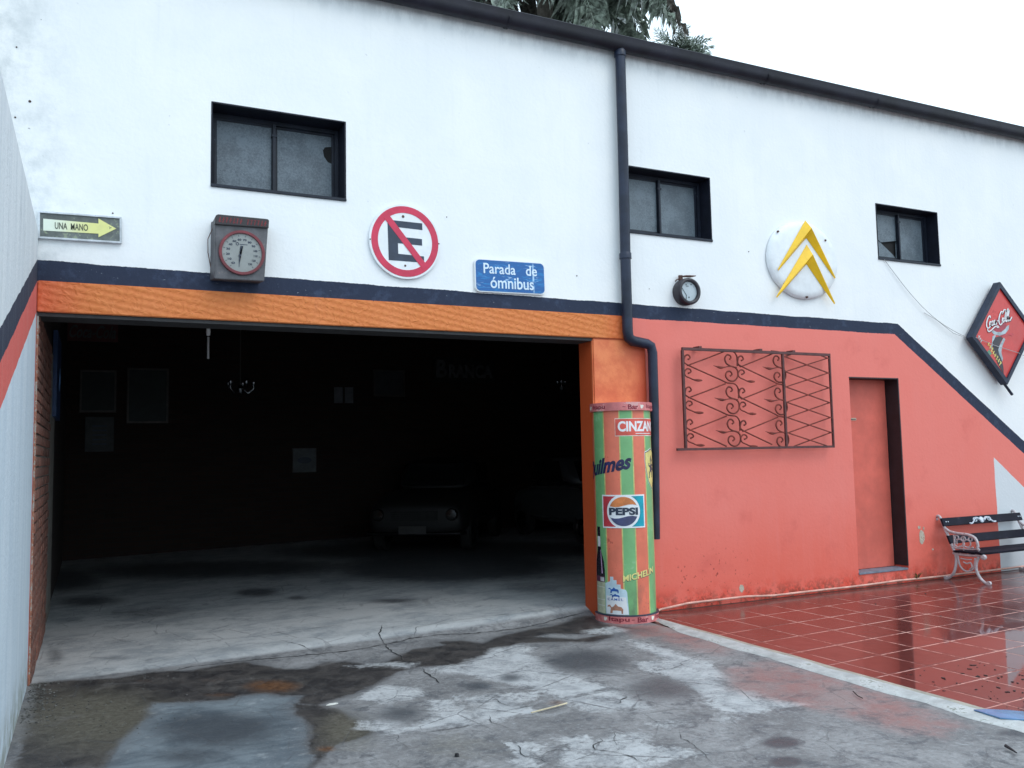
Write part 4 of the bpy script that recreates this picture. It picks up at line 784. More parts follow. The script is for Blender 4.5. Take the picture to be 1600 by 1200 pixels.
def bar(x0, z0, x1, z1, y=0): q = MB(); q.tube([(x0, y, z0), (x1, y, z1)], .0062, 4, sq=True); q.build("bar", M_IRON, t)
for k in range(-1, 7):          # lattice part
    z0 = GH - .01 - k * .157 - .03; z1 = z0 - .165
    def cl(a, b):
        (xa, za), (xb, zb) = a, b; f = lambda z_: xa + (xb - xa) * (z_ - za) / (zb - za); lo, hi = .01, GH - .02
        if max(za, zb) < lo or min(za, zb) > hi: return None
        P = []
        for x_, z_ in (a, b): P.append((f(min(max(z_, lo), hi)), min(max(z_, lo), hi)))
        return P
    for y, (a, b) in ((-.004, ((1.28, z0), (GW - .02, z1))), (.006, ((1.28, z1 - .0), (GW - .02, z0)))):
        c = cl(a, b)
        if c and abs(c[0][0] - c[1][0]) > .05: bar(*c[0], *c[1], y)
def gmap(u, v):
    top = 90 + (u - 150) * .0455; bot = 975 - (u - 160) * .0153
    return ((u - 155) / 1310 * GW, GH * (bot - v) / (bot - top))
def gpiece(pts, r, y=0., nm="scroll", ends=None):
    P = [Vector((a, y, b)) for a, b in (gmap(*p) for p in pts)]; Q = []; W_ = []
    for i in range(len(P) - 1):
        p0, p1, p2, p3 = P[max(i - 1, 0)], P[i], P[i + 1], P[min(i + 2, len(P) - 1)]
        for k in range(4):
            t_ = k / 4; Q.append(.5 * ((2 * p1) + (p2 - p0) * t_ + (2 * p0 - 5 * p1 + 4 * p2 - p3) * t_ ** 2 + (3 * p1 - p0 - 3 * p2 + p3) * t_ ** 3)); W_.append((i + t_) / (len(P) - 1))
    Q.append(P[-1]); W_.append(1.); q = MB(); q.tube(Q, [r * (ends(w) if ends else 1) for w in W_], 6); return q.build(nm, M_IRON, t, smooth=.8)
for sec in (0, 1):
    for k in range(-1, 3):
        oy = 283 * k + 11 * sec; ox = 447 * sec; f = lambda L: [(a + ox, b + oy) for a, b in L]
        ok = lambda L, lo=102, hi=955: [p for p in f(L) if lo < p[1] < hi and p[0] < (1052 if sec else 9999)]
        main = ok([(165, 150), (168, 205), (195, 238), (360, 320), (440, 358), (492, 384), (520, 397), (585, 408), (612, 450), (618, 510), (640, 540)] if k >= 0 else [(470, 390), (520, 395), (585, 408), (612, 450), (618, 510), (640, 540)])
        if len(main) > 2: gpiece(main, .0075, 0., "bar")
        if k < 0: continue
        rise = [(200, 245), (360, 182), (510, 122)]; rs_ = ok(rise)
        if len(rs_) > 1: gpiece(rs_, .0065, .010, "bar")
        ox = 424 * sec; oxm = 447 * sec
        gpiece(f([(548, 190), (561, 178), (550, 155), (524, 154), (508, 186), (519, 226), (550, 248), (590, 262), (613, 292), (611, 345), (578, 381), (534, 375), (510, 340), (520, 303), (550, 298), (563, 322), (548, 338)]), .0085)
        gpiece(f([(604, 262), (540, 254), (475, 264), (408, 246)]), .008, -.003, "leaf_finial", lambda w: .8 + 1.3 * math.exp(-((w - .72) / .13) ** 2) - .5 * w)
        ox = oxm; gpiece(f([(202, 192), (220, 178), (206, 152), (180, 162), (168, 205), (166, 240)]), .0085)
        gpiece(f([(200, 314), (223, 300), (214, 277), (188, 276), (170, 305), (180, 338), (215, 356), (250, 372), (310, 376)]), .0085, 0., "scroll", lambda w: 1 + .9 * math.exp(-((w - .93) / .05) ** 2) - .3 * w)

# hose along the foot of the wall
q = MB(); rr_ = random.Random(8)
P = [(4.97, -.06, .012), (5.09, -.040, .028)]
x = 5.4
while x < 12.6: P.append((x, -.038 + rr_.uniform(-.004, .004), .034 + .012 * noise.noise(Vector((x * 1.4, 0, 0))) + (.02 if x < 6.4 else 0))); x += .35
q.tube(P, .011, 8); o = q.build("base_conduit", simple("faded_pink_conduit", (.62, .34, .28), .55, wear=(.25, .12, .09), wearamt=.62), smooth=1.); tag(o, "faded pink conduit running along the foot of the red wall", "conduit")

# ================================================================== ADVERTISING COLUMN
AC = Vector((4.67, -.10)); AR = .266
col = thing("advertising_column", "round green and orange striped advertising column in front of the entrance pier", "column", (AC.x, AC.y, 0))
A0 = -112.; A1 = 112.
def wrap(mb, off=0., ce=1.):
    """bend (u metres along the arc, z) graphics around the column"""
    bm = mb.bm; us = [v.co.x for v in bm.verts]; lo, hi = min(us), max(us); u = math.ceil(lo / .014) * .014
    while u < hi:
        bmesh.ops.bisect_plane(bm, geom=bm.verts[:] + bm.edges[:] + bm.faces[:], plane_co=(u, 0, 0), plane_no=(1, 0, 0)); u += .014
    for v in bm.verts:
        th = v.co.x / AR; r = AR - v.co.y + off; v.co = (r * math.sin(th), -r * math.cos(th), v.co.z)
    return mb
deg = lambda d: R(d) * AR
def cylstrip(d0, d1, z0, z1, r0, r1, n=None):
    n = n or max(2, int(abs(d1 - d0) / 4)); q = MB(); L_ = []
    for i in range(n + 1):
        a = R(d0 + (d1 - d0) * i / n); s_, c_ = math.sin(a), math.cos(a); L_.append([q.bm.verts.new(p) for p in ((r0 * s_, -r0 * c_, z0), (r1 * s_, -r1 * c_, z0), (r1 * s_, -r1 * c_, z1), (r0 * s_, -r0 * c_, z1))])
    for a, b in zip(L_, L_[1:]):
        for k in range(4): q.bm.faces.new((a[k], b[k], b[(k + 1) % 4], a[(k + 1) % 4]))
    q.bm.faces.new(L_[0]); q.bm.faces.new(L_[-1][::-1]); return q
SO = simple("stripe_orange", (.68, .165, .10), .42, var=.12, scale=4, wear=(.50, .09, .06), wearamt=.6, dirt=True); SG = simple("stripe_green", (.17, .40, .17), .42, var=.12, scale=4, wear=(.25, .46, .25), wearamt=.58, dirt=True); SY = simple("stripe_edge_yellow", (.50, .48, .17), .45)
q = cylstrip(A0, A1, .05, 1.90, AR - .012, AR, 64); q.build("cladding", SO, col, smooth=.5)
for a, b in ((-98.9, -70.5), (-35.5, -12.6), (18.5, 47.), (78, 104)):
    for z0 in (.06,):
        cylstrip(a, b, .06, 1.895, AR - .001, AR + .0008).build("green_stripe", SG, col, smooth=.5)
    for e0, e1 in ((a - 2.2, a), (b, b + 2.2)): cylstrip(e0, e1, .06, 1.895, AR - .001, AR + .0006, 2).build("stripe_edge", SY, col, smooth=.5)
PK = simple("band_pink", (.58, .17, .17), .45, var=.2, scale=8, wear=(.62, .35, .34), wearamt=.55); DR_ = simple("band_crimson_ink", (.20, .012, .03), .5)
cylstrip(A0, A1, 1.860, 1.925, AR - .01, AR + .020, 48).build("top_band", PK, col, smooth=.5); cylstrip(A0, A1, 0.0, .062, AR - .01, AR + .020, 48).build("bottom_band", PK, col, smooth=.5)
cylstrip(A0, A1, .062, .072, AR - .01, AR + .022, 48).build("band_moulding", INK, col, smooth=.5)
q = MB(); q.prism([(0, 0)] * 0 or [((AR + .018) * math.sin(R(a)), -(AR + .018) * math.cos(R(a))) for a in range(-112, 113, 8)], 0, .012); me = q.mesh(); 
for v in me.vertices: v.co = (v.co.x, v.co.z, 1.922 + v.co.y)
link("cap", me, PK, col)
def ctext(body, d0, d1, z0, z1, m, lay=0, bold=.02, shear=0., rise=0., nm="lettering", off=0.):
    u0, u1 = deg(d0), deg(d1); wp = lambda u, w: (u0 + (u1 - u0) * u, z0 + (z1 - z0) * w + rise * u)
    wrap(text_mb(body, 0, 1, 0, 1, -.0012 - lay * .0008, -.0002 - lay * .0008, bold, shear, warp=wp), off).build(nm, m, col)
for z0, ds in ((1.868, ((-92, -62), (20, 50))), (.010, ((-66, -28), (28, 62)))):
    for a, b in ds: ctext("Itapu", a, b, z0, z0 + .048, DR_, 0, .02, nm="band_lettering", off=.0195)
for z0, ds in ((1.868, ((-20, 0),)), (.010, ((-14, 8),))):
    for a, b in ds: ctext("Bar", a, b, z0, z0 + .045, DR_, 0, .03, nm="band_lettering", off=.0195)
for z0, a in ((.034, -22), (1.892, -27)):
    q = MB(); q.box(deg(a) - .012, deg(a) + .012, -.0015, 0, z0 - .003, z0 + .003); wrap(q, .0195).build("band_dash", DR_, col)
CU = simple("cup_white", (.72, .70, .62), .5)
for z0, a in ((1.892, 8), (1.892, -103), (.034, 19), (.034, -74)):
    q = MB(); q.prism([(deg(a) - .016, z0 + .016), (deg(a) + .012, z0 + .016), (deg(a) + .022, z0 + .008), (deg(a) + .010, z0 - .008), (deg(a) + .006, z0 - .016), (deg(a) - .010, z0 - .016)], -.0018, 0); wrap(q, .0195).build("cup_motif", CU, col)
# apéritif label
q = MB(); q.box(deg(-50), deg(62), -.003, .001, 1.640, 1.785); 
CRD = simple("label_red", (.60, .085, .06), .4); 
def flat(x0, x1, z0, z1, lay, m, nm): q = MB(); q.box(deg(x0), deg(x1), -.0012 - lay * .0010, .001, z0, z1); wrap(q).build(nm, m, col)
flat(-45, 66, 1.632, 1.790, 0, CU, "label_border"); flat(-44.3, 65, 1.638, 1.785, 1, CRD, "label")
ctext("CINZANO", -39.5, 62, 1.672, 1.765, SW, 2, .035, nm="label_lettering"); flat(-5, 40, 1.651, 1.657, 2, SW, "label_underline")
# beer script
QN = simple("script_ink", (.018, .016, .075), .35, var=.6, scale=18)
ctext("Quilmes", -151 + 20, -15, 1.235, 1.400, QN, 1, .04, .30, .085, "beer_lettering")
# shield with horse
YS = simple("shield_yellow", (.66, .58, .20), .4); c0 = deg(38)
def shield(s): 
    P = [(-.105, .155), (-.06, .168), (0, .19), (.06, .168), (.105, .155), (.108, .08), (.092, -.02), (.055, -.12), (0, -.185), (-.055, -.12), (-.092, -.02), (-.108, .08)]
    return [(c0 + x * s, 1.335 + z * s) for x, z in P]
q = MB(); q.prism(shield(1.0), -.0022, 0); wrap(q).build("shield_border", SW, col); q = MB(); q.prism(shield(.965), -.0030, 0); wrap(q).build("shield_border", INK, col); q = MB(); q.prism(shield(.925), -.0038, 0); wrap(q).build("shield_field", YS, col)
H = [(-.02, .10), (-.005, .118), (0, .135), (.008, .118), (.012, .09), (.008, .06), (.02, .035), (.05, .04), (.035, .055), (.055, .06), (.06, .03), (.03, .015), (.028, -.01), (.045, -.035), (.05, -.075), (.058, -.09), (.04, -.088), (.036, -.045), (.012, -.022), (-.005, -.035), (-.012, -.065), (.0, -.085), (-.02, -.082), (-.028, -.05), (-.018, -.015), (-.05, -.008), (-.062, -.03), (-.07, -.012), (-.05, .012), (-.02, .02), (-.045, .035), (-.06, .02), (-.055, .045), (-.02, .05), (-.018, .07), (-.032, .085)]
q = MB(); q.prism([(c0 - x * .9, 1.335 + z * .9) for x, z in H], -.0046, -.003); wrap(q).build("prancing_horse", INK, col)
# cola enamel plate (slightly proud)
def cp_(poly, lay, m, nm): q = MB(); q.prism(poly, -.005 - lay * .0010, -.001); wrap(q).build(nm, m, col)
pu0, pu1, pz0, pz1 = deg(-76.5), deg(10), .825, 1.115; pc = ((pu0 + pu1) / 2, (pz0 + pz1) / 2)
cp_([(pu0, pz0), (pu1, pz0), (pu1, pz1), (pu0, pz1)], 0, WHT, "plate_white"); m_ = .012
TE = simple("plate_teal", (.0, .30, .40), .35); CR_ = simple("plate_red", (.48, .04, .055), .35); OR_ = simple("plate_orange", (.62, .20, .06), .35); PB = simple("plate_slate_blue", (.055, .065, .15), .35)
cr_ = .128
def side_field(sg):
    P = []; x_ = pu0 + m_ if sg < 0 else pu1 - m_; 
    for k in range(13):
        z = pz0 + m_ + (pz1 - pz0 - 2 * m_) * k / 12; dz = z - pc[1]; P.append((pc[0] + sg * max(.045 + .0, math.sqrt(max(0, (cr_ * 1.17) ** 2 - dz * dz))) , z))
    return P + [(x_, pz1 - m_), (x_, pz0 + m_)]
cp_(side_field(-1), 1, CR_, "left_field"); cp_(side_field(1), 1, TE, "right_field")
wv = lambda u: .014 * math.sin(u * math.pi)
cp_([(pc[0] + cr_ * math.cos(R(a)), pc[1] + cr_ * math.sin(R(a))) for a in range(22, 159, 8)] + [(pc[0] + x * cr_, pc[1] + .050 + .012 * math.sin(x * 3.0)) for x in (-.92, -.6, -.3, 0, .3, .6, .92)], 2, OR_, "wave_top")
cp_([(pc[0] + cr_ * math.cos(R(a)), pc[1] + cr_ * math.sin(R(a))) for a in range(202, 339, 8)] + [(pc[0] + x * cr_, pc[1] - .050 + .012 * math.sin(x * 3.0)) for x in (.92, .6, .3, 0, -.3, -.6, -.92)], 2, PB, "wave_bottom")
u0, u1 = pc[0] - .128, pc[0] + .128
wrap(text_mb("PEPSI", u0, u1, pc[1] - .032, pc[1] + .034, -.0085, -.004, .045)).build("plate_lettering", INK, col)
# tyre lettering
YL = simple("lettering_cream_yellow", (.66, .60, .22), .45)
ctext("MICHELIN", -38.5, 31.5, .352, .408, INK, 0, .05, 0, .062, "tyre_lettering_shadow"); ctext("MICHELIN", -38, 32, .357, .412, YL, 1, .03, 0, .062, "tyre_lettering")
# bottle and cigarette packet
BT = simple("bottle_black", (.014, .012, .022), .25, var=.4); PU = simple("bottle_sheen", (.50, .32, .50), .4)
bu = deg(-91)
q = MB(); q.prism([(bu + x, z) for x, z in ((-.025, .83), (.022, .83), (.024, .70), (.03, .62), (.062, .53), (.072, .45), (.072, .36), (-.072, .36), (-.072, .45), (-.062, .53), (-.03, .62), (-.024, .70))], -.0015, 0); wrap(q).build("bottle", BT, col)
q = MB(); q.box(bu - .020, bu + .022, -.0024, -.001, .655, .745); wrap(q).build("bottle_neck_label", SW, col)
q = MB(); q.prism([(bu + .02, .63), (bu + .028, .62), (bu + .045, .42), (bu + .030, .42)], -.0024, -.001); wrap(q).build("bottle_sheen", PU, col)
q = MB(); q.box(bu - .068, bu + .068, -.0024, -.001, .075, .355); wrap(q).build("bottle_label", simple("label_cream", (.50, .52, .36), .5), col)
q = MB(); q.box(bu - .068, bu + .068, -.0032, -.002, .345, .395)
wrap(q).build("bottle_label_band", simple("label_plum", (.12, .03, .07), .5), col)
q = MB()
for x in (.015, .033, .05): q.box(bu + x, bu + x + .011, -.004, -.0028, .352, .388)
for z in (.14, .19, .30): q.box(bu - .06, bu + .064, -.0034, -.002, z, z + .004)
wrap(q).build("bottle_label_print", SW, col)
PWB = simple("packet_pale_blue", (.48, .62, .70), .45, var=.15, scale=9); CB = simple("packet_blue", (.01, .08, .32), .45); TN = simple("camel_tan", (.42, .20, .13), .5, var=.3, scale=20)
a, b = deg(-75), deg(-31)
q = MB(); q.prism([(a, .075), (b + .012, .075), (b, .27), (b - .01, .29), (b - .055, .30), (b - .056, .335), (b - .09, .335), (b - .091, .372), (b - .12, .372), (b - .121, .40), (b - .15, .40), (b - .151, .36), (a, .34)], -.0030, 0); wrap(q).build("cigarette_packet", PWB, col)
q = MB(); q.prism([(a + .006, .078), (b + .008, .078), (b - .012, .225), (a + .012, .235)], -.0038, -.002); wrap(q).build("packet_front", SW, col)
cx, cz = (a + b) / 2 - .01, .262
CAMEL = [(-.040, -.030), (-.035, .004), (-.045, .012), (-.058, .008), (-.055, .020), (-.040, .024), (-.030, .008), (-.018, .014), (-.004, .032), (.010, .016), (.030, .012), (.040, -.002), (.038, -.030), (.030, -.030), (.028, -.012), (.0, -.010), (-.022, -.012), (-.026, -.030)]
q = MB(); q.prism([(cx + x, cz + .022 + z * .8) for x, z in CAMEL], -.0046, -.002); q.prism([(cx + .01 + x * .9, cz - .025 + z * .55) for x, z in CAMEL], -.0046, -.002); wrap(q).build("packet_emblem", CB, col)
wrap(text_mb("CAMEL", cx - .068, cx + .078, .195, .216, -.0048, -.0034, .01, spacing=1.25)).build("packet_lettering", CB, col)
q = MB(); q.prism([(cx + .015 + x * 1.5, .125 + z * 1.35) for x, z in CAMEL], -.0046, -.002); wrap(q).build("camel_motif", TN, col)

# ================================================================== BENCH
bn = thing("garden_bench", "dark slatted bench with scrolled cast iron ends against the red wall", "bench", (8.93, 0, 0)); BL = 1.37
CI = simple("cast_iron_silver_pink", (.46, .42, .44), .5, var=.25, scale=18, wear=(.20, .15, .15), wearamt=.58)
def T(pts, r, n=8):
    q = MB(); P = [Vector((0, y, z)) for y, z in pts]; Q = []
    for i in range(len(P) - 1):
        p0, p1, p2, p3 = P[max(i - 1, 0)], P[i], P[i + 1], P[min(i + 2, len(P) - 1)]
        for k in range(5):
            t_ = k / 5; Q.append(.5 * ((2 * p1) + (p2 - p0) * t_ + (2 * p0 - 5 * p1 + 4 * p2 - p3) * t_ ** 2 + (3 * p1 - p0 - 3 * p2 + p3) * t_ ** 3))
    Q.append(P[-1]); q.tube(Q, r, n); return q
def end_frame():
    q = MB()
    q.add(T([(.0, .648), (.012, .68), (-.015, .700), (-.045, .675), (-.075, .60), (-.12, .50), (-.16, .40), (-.19, .33), (-.21, .27), (-.205, .18), (-.17, .08), (-.11, .025), (-.075, .012)], .0155))
    q.add(T([(-.085, .575), (-.15, .535), (-.26, .52), (-.38, .515), (-.46, .48), (-.485, .41), (-.475, .375), (-.50, .36)], .0155))
    q.add(T([(-.18, .30), (-.30, .292), (-.42, .295), (-.515, .305), (-.545, .292)], .015)); q.lathe([(.0, .028), (.026, .018), (.030, 0), (.026, -.018), (0, -.028)], (0, -.545, .288), 'X', 12)
    q.add(T([(-.49, .29), (-.455, .22), (-.45, .14), (-.49, .06), (-.545, .018), (-.585, .014)], .0165))
    q.add(T([(-.235, .285), (-.25, .18), (-.30, .125), (-.36, .12), (-.42, .16), (-.445, .27)], .010)); q.add(T([(-.30, .215), (-.34, .20), (-.385, .215), (-.40, .17), (-.37, .14)], .008)); q.add(T([(-.27, .25), (-.33, .245), (-.40, .25)], .007))
    q.lathe([(0, .018), (.022, .015), (.024, -.015), (0, -.018)], (0, -.075, .016), 'X', 10); q.lathe([(0, .018), (.022, .015), (.024, -.015), (0, -.018)], (0, -.590, .018), 'X', 10)
    # pierced panel under the arm
    for c, r in (((-.27, .42), .040), ((-.36, .42), .040), ((-.315, .465), .026), ((-.235, .475), .022), ((-.40, .47), .022)):
        q.add(T([(c[0] + r * math.cos(R(a)), c[1] + r * math.sin(R(a))) for a in range(-30, 300, 45)], .007, 6))
    q.add(T([(-.20, .50), (-.205, .42), (-.19, .34)], .010)); q.add(T([(-.315, .49), (-.315, .39), (-.31, .34)], .007)); q.add(T([(-.20, .36), (-.30, .355), (-.42, .36), (-.47, .37)], .008)); q.add(T([(-.21, .385), (-.25, .37), (-.30, .385), (-.33, .385), (-.38, .37), (-.43, .385)], .007))
    return q.mesh(smooth=.9)
EF = end_frame(); EF.materials.append(CI)
for x in (0, BL - .07): link("end_frame", EF, [], bn, (x, 0, 0))
SLT = simple("slat_dark_navy", (.010, .010, .019), .6, var=.3, scale=6, wear=(.05, .04, .05), wearamt=.6, spec=.12)
def slat(nm, y, z, h, tilt, x0=-.025, x1=BL - .02, th=.022):
    q = MB(); q.box(x0, x1, -th / 2, th / 2, -h / 2, h / 2); o = q.build(nm, SLT, bn, bevel=.004, loc=(0, y, z)); o.rotation_euler.x = tilt; return o
ts = slat("back_slat", -.078, .632, .092, R(-20)); slat("back_slat", -.148, .445, .095, R(-22))
for k, y in enumerate((-.235, -.325, -.415, -.500)): slat("seat_slat", y, .323 + (.004 if k == 3 else 0), .078, R(90 + (8 if k == 3 else 0)))
OM = simple("ornament_silver", (.52, .58, .66), .4)
q = MB()
def TX(pts, r, n=6):
    a = MB(); a.tube([(x, y, z) for x, y, z in pts], r, n); return a
for s_ in (-1, 1):
    q.add(TX([(.63 + s_ * (.03 + .02 * k), -.016, -.012 + .030 * math.sin(k * .55)) for k in range(11)], [.014] * 4 + [.009] * 5 + [.012, .006]))
    q.add(TX([(.63 + s_ * (.12 + .03 * math.cos(a * .8)), -.018, .0 + .022 * math.sin(a * .8)) for a in range(9)], .006))
q.lathe([(0, -.022), (.03, -.018), (.036, -.011)], (.63, 0, -.004), 'Y', 14); q.build("ornament", OM, ts, smooth=.9)
for x in (.03, .065, BL - .085, BL - .05):
    b_ = MB(); b_.lathe([(0, -.017), (.006, -.016), (.008, -.011)], (x, 0, 0), 'Y', 8); b_.build("bolt", OM, ts)

# ================================================================== SMALL LITTER
def blob(cx, cy, z, r, rs, sx=1, sy=1, sz=.5):
    q = MB(); bmesh.ops.create_icosphere(q.bm, subdivisions=1, radius=r)
    for v in q.bm.verts: v.co *= 1 + rs.uniform(-.3, .3); v.co.x *= sx; v.co.y *= sy; v.co.z *= sz; v.co += Vector((cx, cy, z))
    return q
rs = random.Random(9); q = MB()
for k in range(230):
    t_ = rs.random() ** 1.6; y = .02 - t_ * 1.0; x = -.045 + abs(rs.gauss(0, .06 + .05 * t_)); q.add(blob(x, y, .003, rs.uniform(.003, .010), rs))
for k in range(150):
    x, y = rs.uniform(.0, .9), rs.uniform(-1.6, .0); q.add(blob(x, y, .002, rs.uniform(.002, .006), rs))
o = q.build("gravel", simple("dark_grit", (.10, .10, .095), .9, var=.8, scale=60)); tag(o, "dark grit gathered in the corner at the foot of the boundary wall", "gravel", kind="stuff")
q = MB()
for x, y in LITTER:
    for m in range(1): 
        a = rs.uniform(0, 3.14); l = rs.uniform(.006, .018); w_ = rs.uniform(.004, .009); c_, s_ = math.cos(a), math.sin(a); P = []
        for u, v in ((-1, 0), (-.3, 1), (.6, .8), (1, 0), (.4, -.9), (-.5, -.8)): P.append((x + l * u * c_ - w_ * v * s_, y + l * u * s_ + w_ * v * c_))
        q.slab(P, .0015, .0055)
for k in range(60):
    x, y = rs.uniform(5.0, 6.6), rs.uniform(-3.7, -2.6); a = rs.uniform(0, 3.14); l = rs.uniform(.004, .011); c_, s_ = math.cos(a), math.sin(a); q.slab([(x + l * c_, y + l * s_), (x - l * .5 * s_, y + l * .5 * c_), (x - l * c_, y - l * s_), (x + l * .5 * s_, y - l * .5 * c_)], .0012, .004)
o = q.build("leaf_litter", simple("wet_dead_leaf", (.022, .014, .014), .5, var=.5, scale=30)); tag(o, "dark wet scraps of dead leaves scattered on the red tiles at lower right", "leaf litter", kind="stuff")
def onground(name, pts, r, mat, label, cat):
    q = MB(); q.tube([(x, y, .008 + (max(r) if isinstance(r, list) else r)) for x, y in pts], r, 6); o = q.build(name, mat); tag(o, label, cat)
STR = simple("straw", (.58, .50, .34), .6); BRK = simple("dark_bark", (.05, .03, .028), .8)
onground("straw", STRAW, .0045, STR, "pale dry straw lying on the cracked concrete in the middle of the yard", "straw")
onground("twig", TWIG, .0035, BRK, "thin bent brown twig on the reddish concrete beside the kerb", "twig")
onground("stick", STICK, [.009, .007, .003], Mat("black_stick", (.012, .012, .016), .5).m, "short black stick lying at the lower right corner of the yard", "stick")
q = MB(); x, y = CHIP; q.slab([(x - .035, y - .01), (x - .01, y + .014), (x + .03, y + .012), (x + .04, y - .002), (x, y - .013)], .003, .009); tag(q.build("paper_scrap", simple("paper_white", (.66, .66, .62), .7)), "small white scrap of paper on the dark wet concrete", "paper scrap")
q = MB(); x, y = BOLT; q.lathe([(0, .016), (.010, .014), (.012, .002)], (x, y, 0), 'Z', 10); tag(q.build("bolt_head", Mat("bolt_black", (.01, .01, .012), .5).m), "tiny black bolt head set in the olive-stained concrete", "bolt")
# weed at the foot of the wall, below the door
wd_ = thing("weed", "small green weed growing at the wall foot below the red door", "plant", (8.52, -.03, .02))
LF = simple("weed_leaf", (.10, .13, .03), .6, var=.5, scale=40); LR = simple("weed_red_leaf", (.16, .03, .02), .6)
for k in range(14):
    q = MB(); a = rs.uniform(-.4, 3.5); l = rs.uniform(.03, .085); h = rs.uniform(.02, .09); dx, dy = math.cos(a), -abs(math.sin(a)) * .6; w_ = .011
    P = [(0, 0, 0), (dx * l * .5 - dy * w_, dy * l * .5 + dx * w_, h * .8), (dx * l, dy * l, h), (dx * l * .5 + dy * w_, dy * l * .5 - dx * w_, h * .8)]; q.bm.faces.new([q.bm.verts.new(p) for p in P]); q.build("leaf", LR if k > 11 else LF, wd_)

# ================================================================== INSIDE THE GARAGE
FRM = simple("picture_frame_dark", (.06, .05, .045), .5); PAP = simple("old_paper", (.036, .038, .041), .6, var=.3, scale=6); PAPB = simple("blue_print", (.02, .05, .14), .5); PAPG = simple("green_grey_print", (.013, .020, .021), .6)
def picture(name, rect, label, cat, mat, fm=.03, y=8.19, extra=None):
    (x0, z1), (x1, z0) = rect; t = thing(name, label, cat, ((x0 + x1) / 2, y, z0)); w, h = (x1 - x0) / 2, z1 - z0
    q = MB(); q.box(-w + fm, w - fm, -.022, 0, fm, h - fm); q.build("print", mat, t)
    q = MB(); q.box(-w, w, -.04, 0, 0, fm); q.box(-w, w, -.04, 0, h - fm, h); q.box(-w, -w + fm, -.04, 0, fm, h - fm); q.box(w - fm, w, -.04, 0, fm, h - fm); q.build("frame", FRM if extra != 'pale' else PAP, t)
    if extra == 'mark': q = MB(); q.prism(ell(0, h * .5, w * .6, h * .13, 20), -.026, -.021); q.build("motif", INK, t)
    if extra == 'pale':
        q = MB()
        for k in range(5): q.box(-w * .5, w * .5, -.026, -.021, h * (.2 + .13 * k), h * (.2 + .13 * k) + .02)
        q.build("motif", INK, t)
    return t
picture("framed_picture", I_fr1, "dark framed picture high on the left of the garage back wall", "picture", PAPG)
picture("framed_notice", I_fr2, "pale framed notice below the dark framed picture inside the garage", "notice", PAP, extra='pale')
picture("poster", I_post, "grey-green poster on the garage back wall, second picture from the left", "poster", PAPG)
picture("pale_picture", I_pic, "small pale picture with a dark oval shape near the middle of the garage back wall", "picture", simple("pale_print", (.10, .112, .12), .6), .01, extra='mark')
picture("framed_print", I_fr3, "dim framed print on the back wall to the left of the lettering", "picture", PAP)
t = thing("twin_pale_cards", "pair of pale cards pinned on the dim back wall of the garage", "cards", (4.28, 8.19, 2.44))
for x in (-.17, .02): q = MB(); q.box(x, x + .15, -.015, 0, 0, .28); q.build("card", simple("card_grey", (.15, .155, .17), .5), t)
LETG = simple("letters_dull_white", (.09, .09, .095), .6)
t = thing("wall_lettering", "dull white capital letters on a dark board on the garage back wall", "sign", (6.59, 8.19, 2.90))
q = MB(); q.box(-.62, .62, -.02, 0, -.04, .42); q.build("board", M_CEIL, t)
text_mb("B", -.57, -.37, .03, .36, -.05, -.02, .03).build("capital_letter", LETG, t); text_mb("RANCA", -.33, .57, .03, .28, -.05, -.02, .03).build("lettering", LETG, t)
t = thing("cola_wall_sign", "dim cola sign with slanted lettering at the top left inside the garage", "sign", (.28, 8.19, 3.38)); q = MB(); q.box(-.36, .36, -.02, 0, 0, .30); q.build("board", simple("old_red", (.10, .012, .012), .5), t)
text_mb("Coca-Cola", -.33, .33, .05, .25, -.03, -.02, .02, .35).build("lettering", LETG, t)
t = thing("blue_wall_sign", "tall narrow blue sign on the left inner wall of the garage", "sign", (-.04, 3.3, 1.95)); q = MB(); q.box(-.02, .02, -.55, .55, 0, .85); q.build("board", PAPB, t)
q = MB(); q.add(text_mb("OXO", -.45, .45, .1, .5, -.002, .001, .03), Matrix.Rotation(R(90), 4, 'Z')); me = q.mesh(); bpy.data.meshes.remove(me)
q = MB(); q.ring(0, 0, .12, .12, .085, .085, -.003, .003, 20); me = q.mesh(); me.transform(Matrix.Translation((.0225, .2, .42)) @ Matrix.Rotation(R(90), 4, 'Z')); link("ring_mark", me, simple("light_blue_mark", (.12, .25, .5), .5), t)
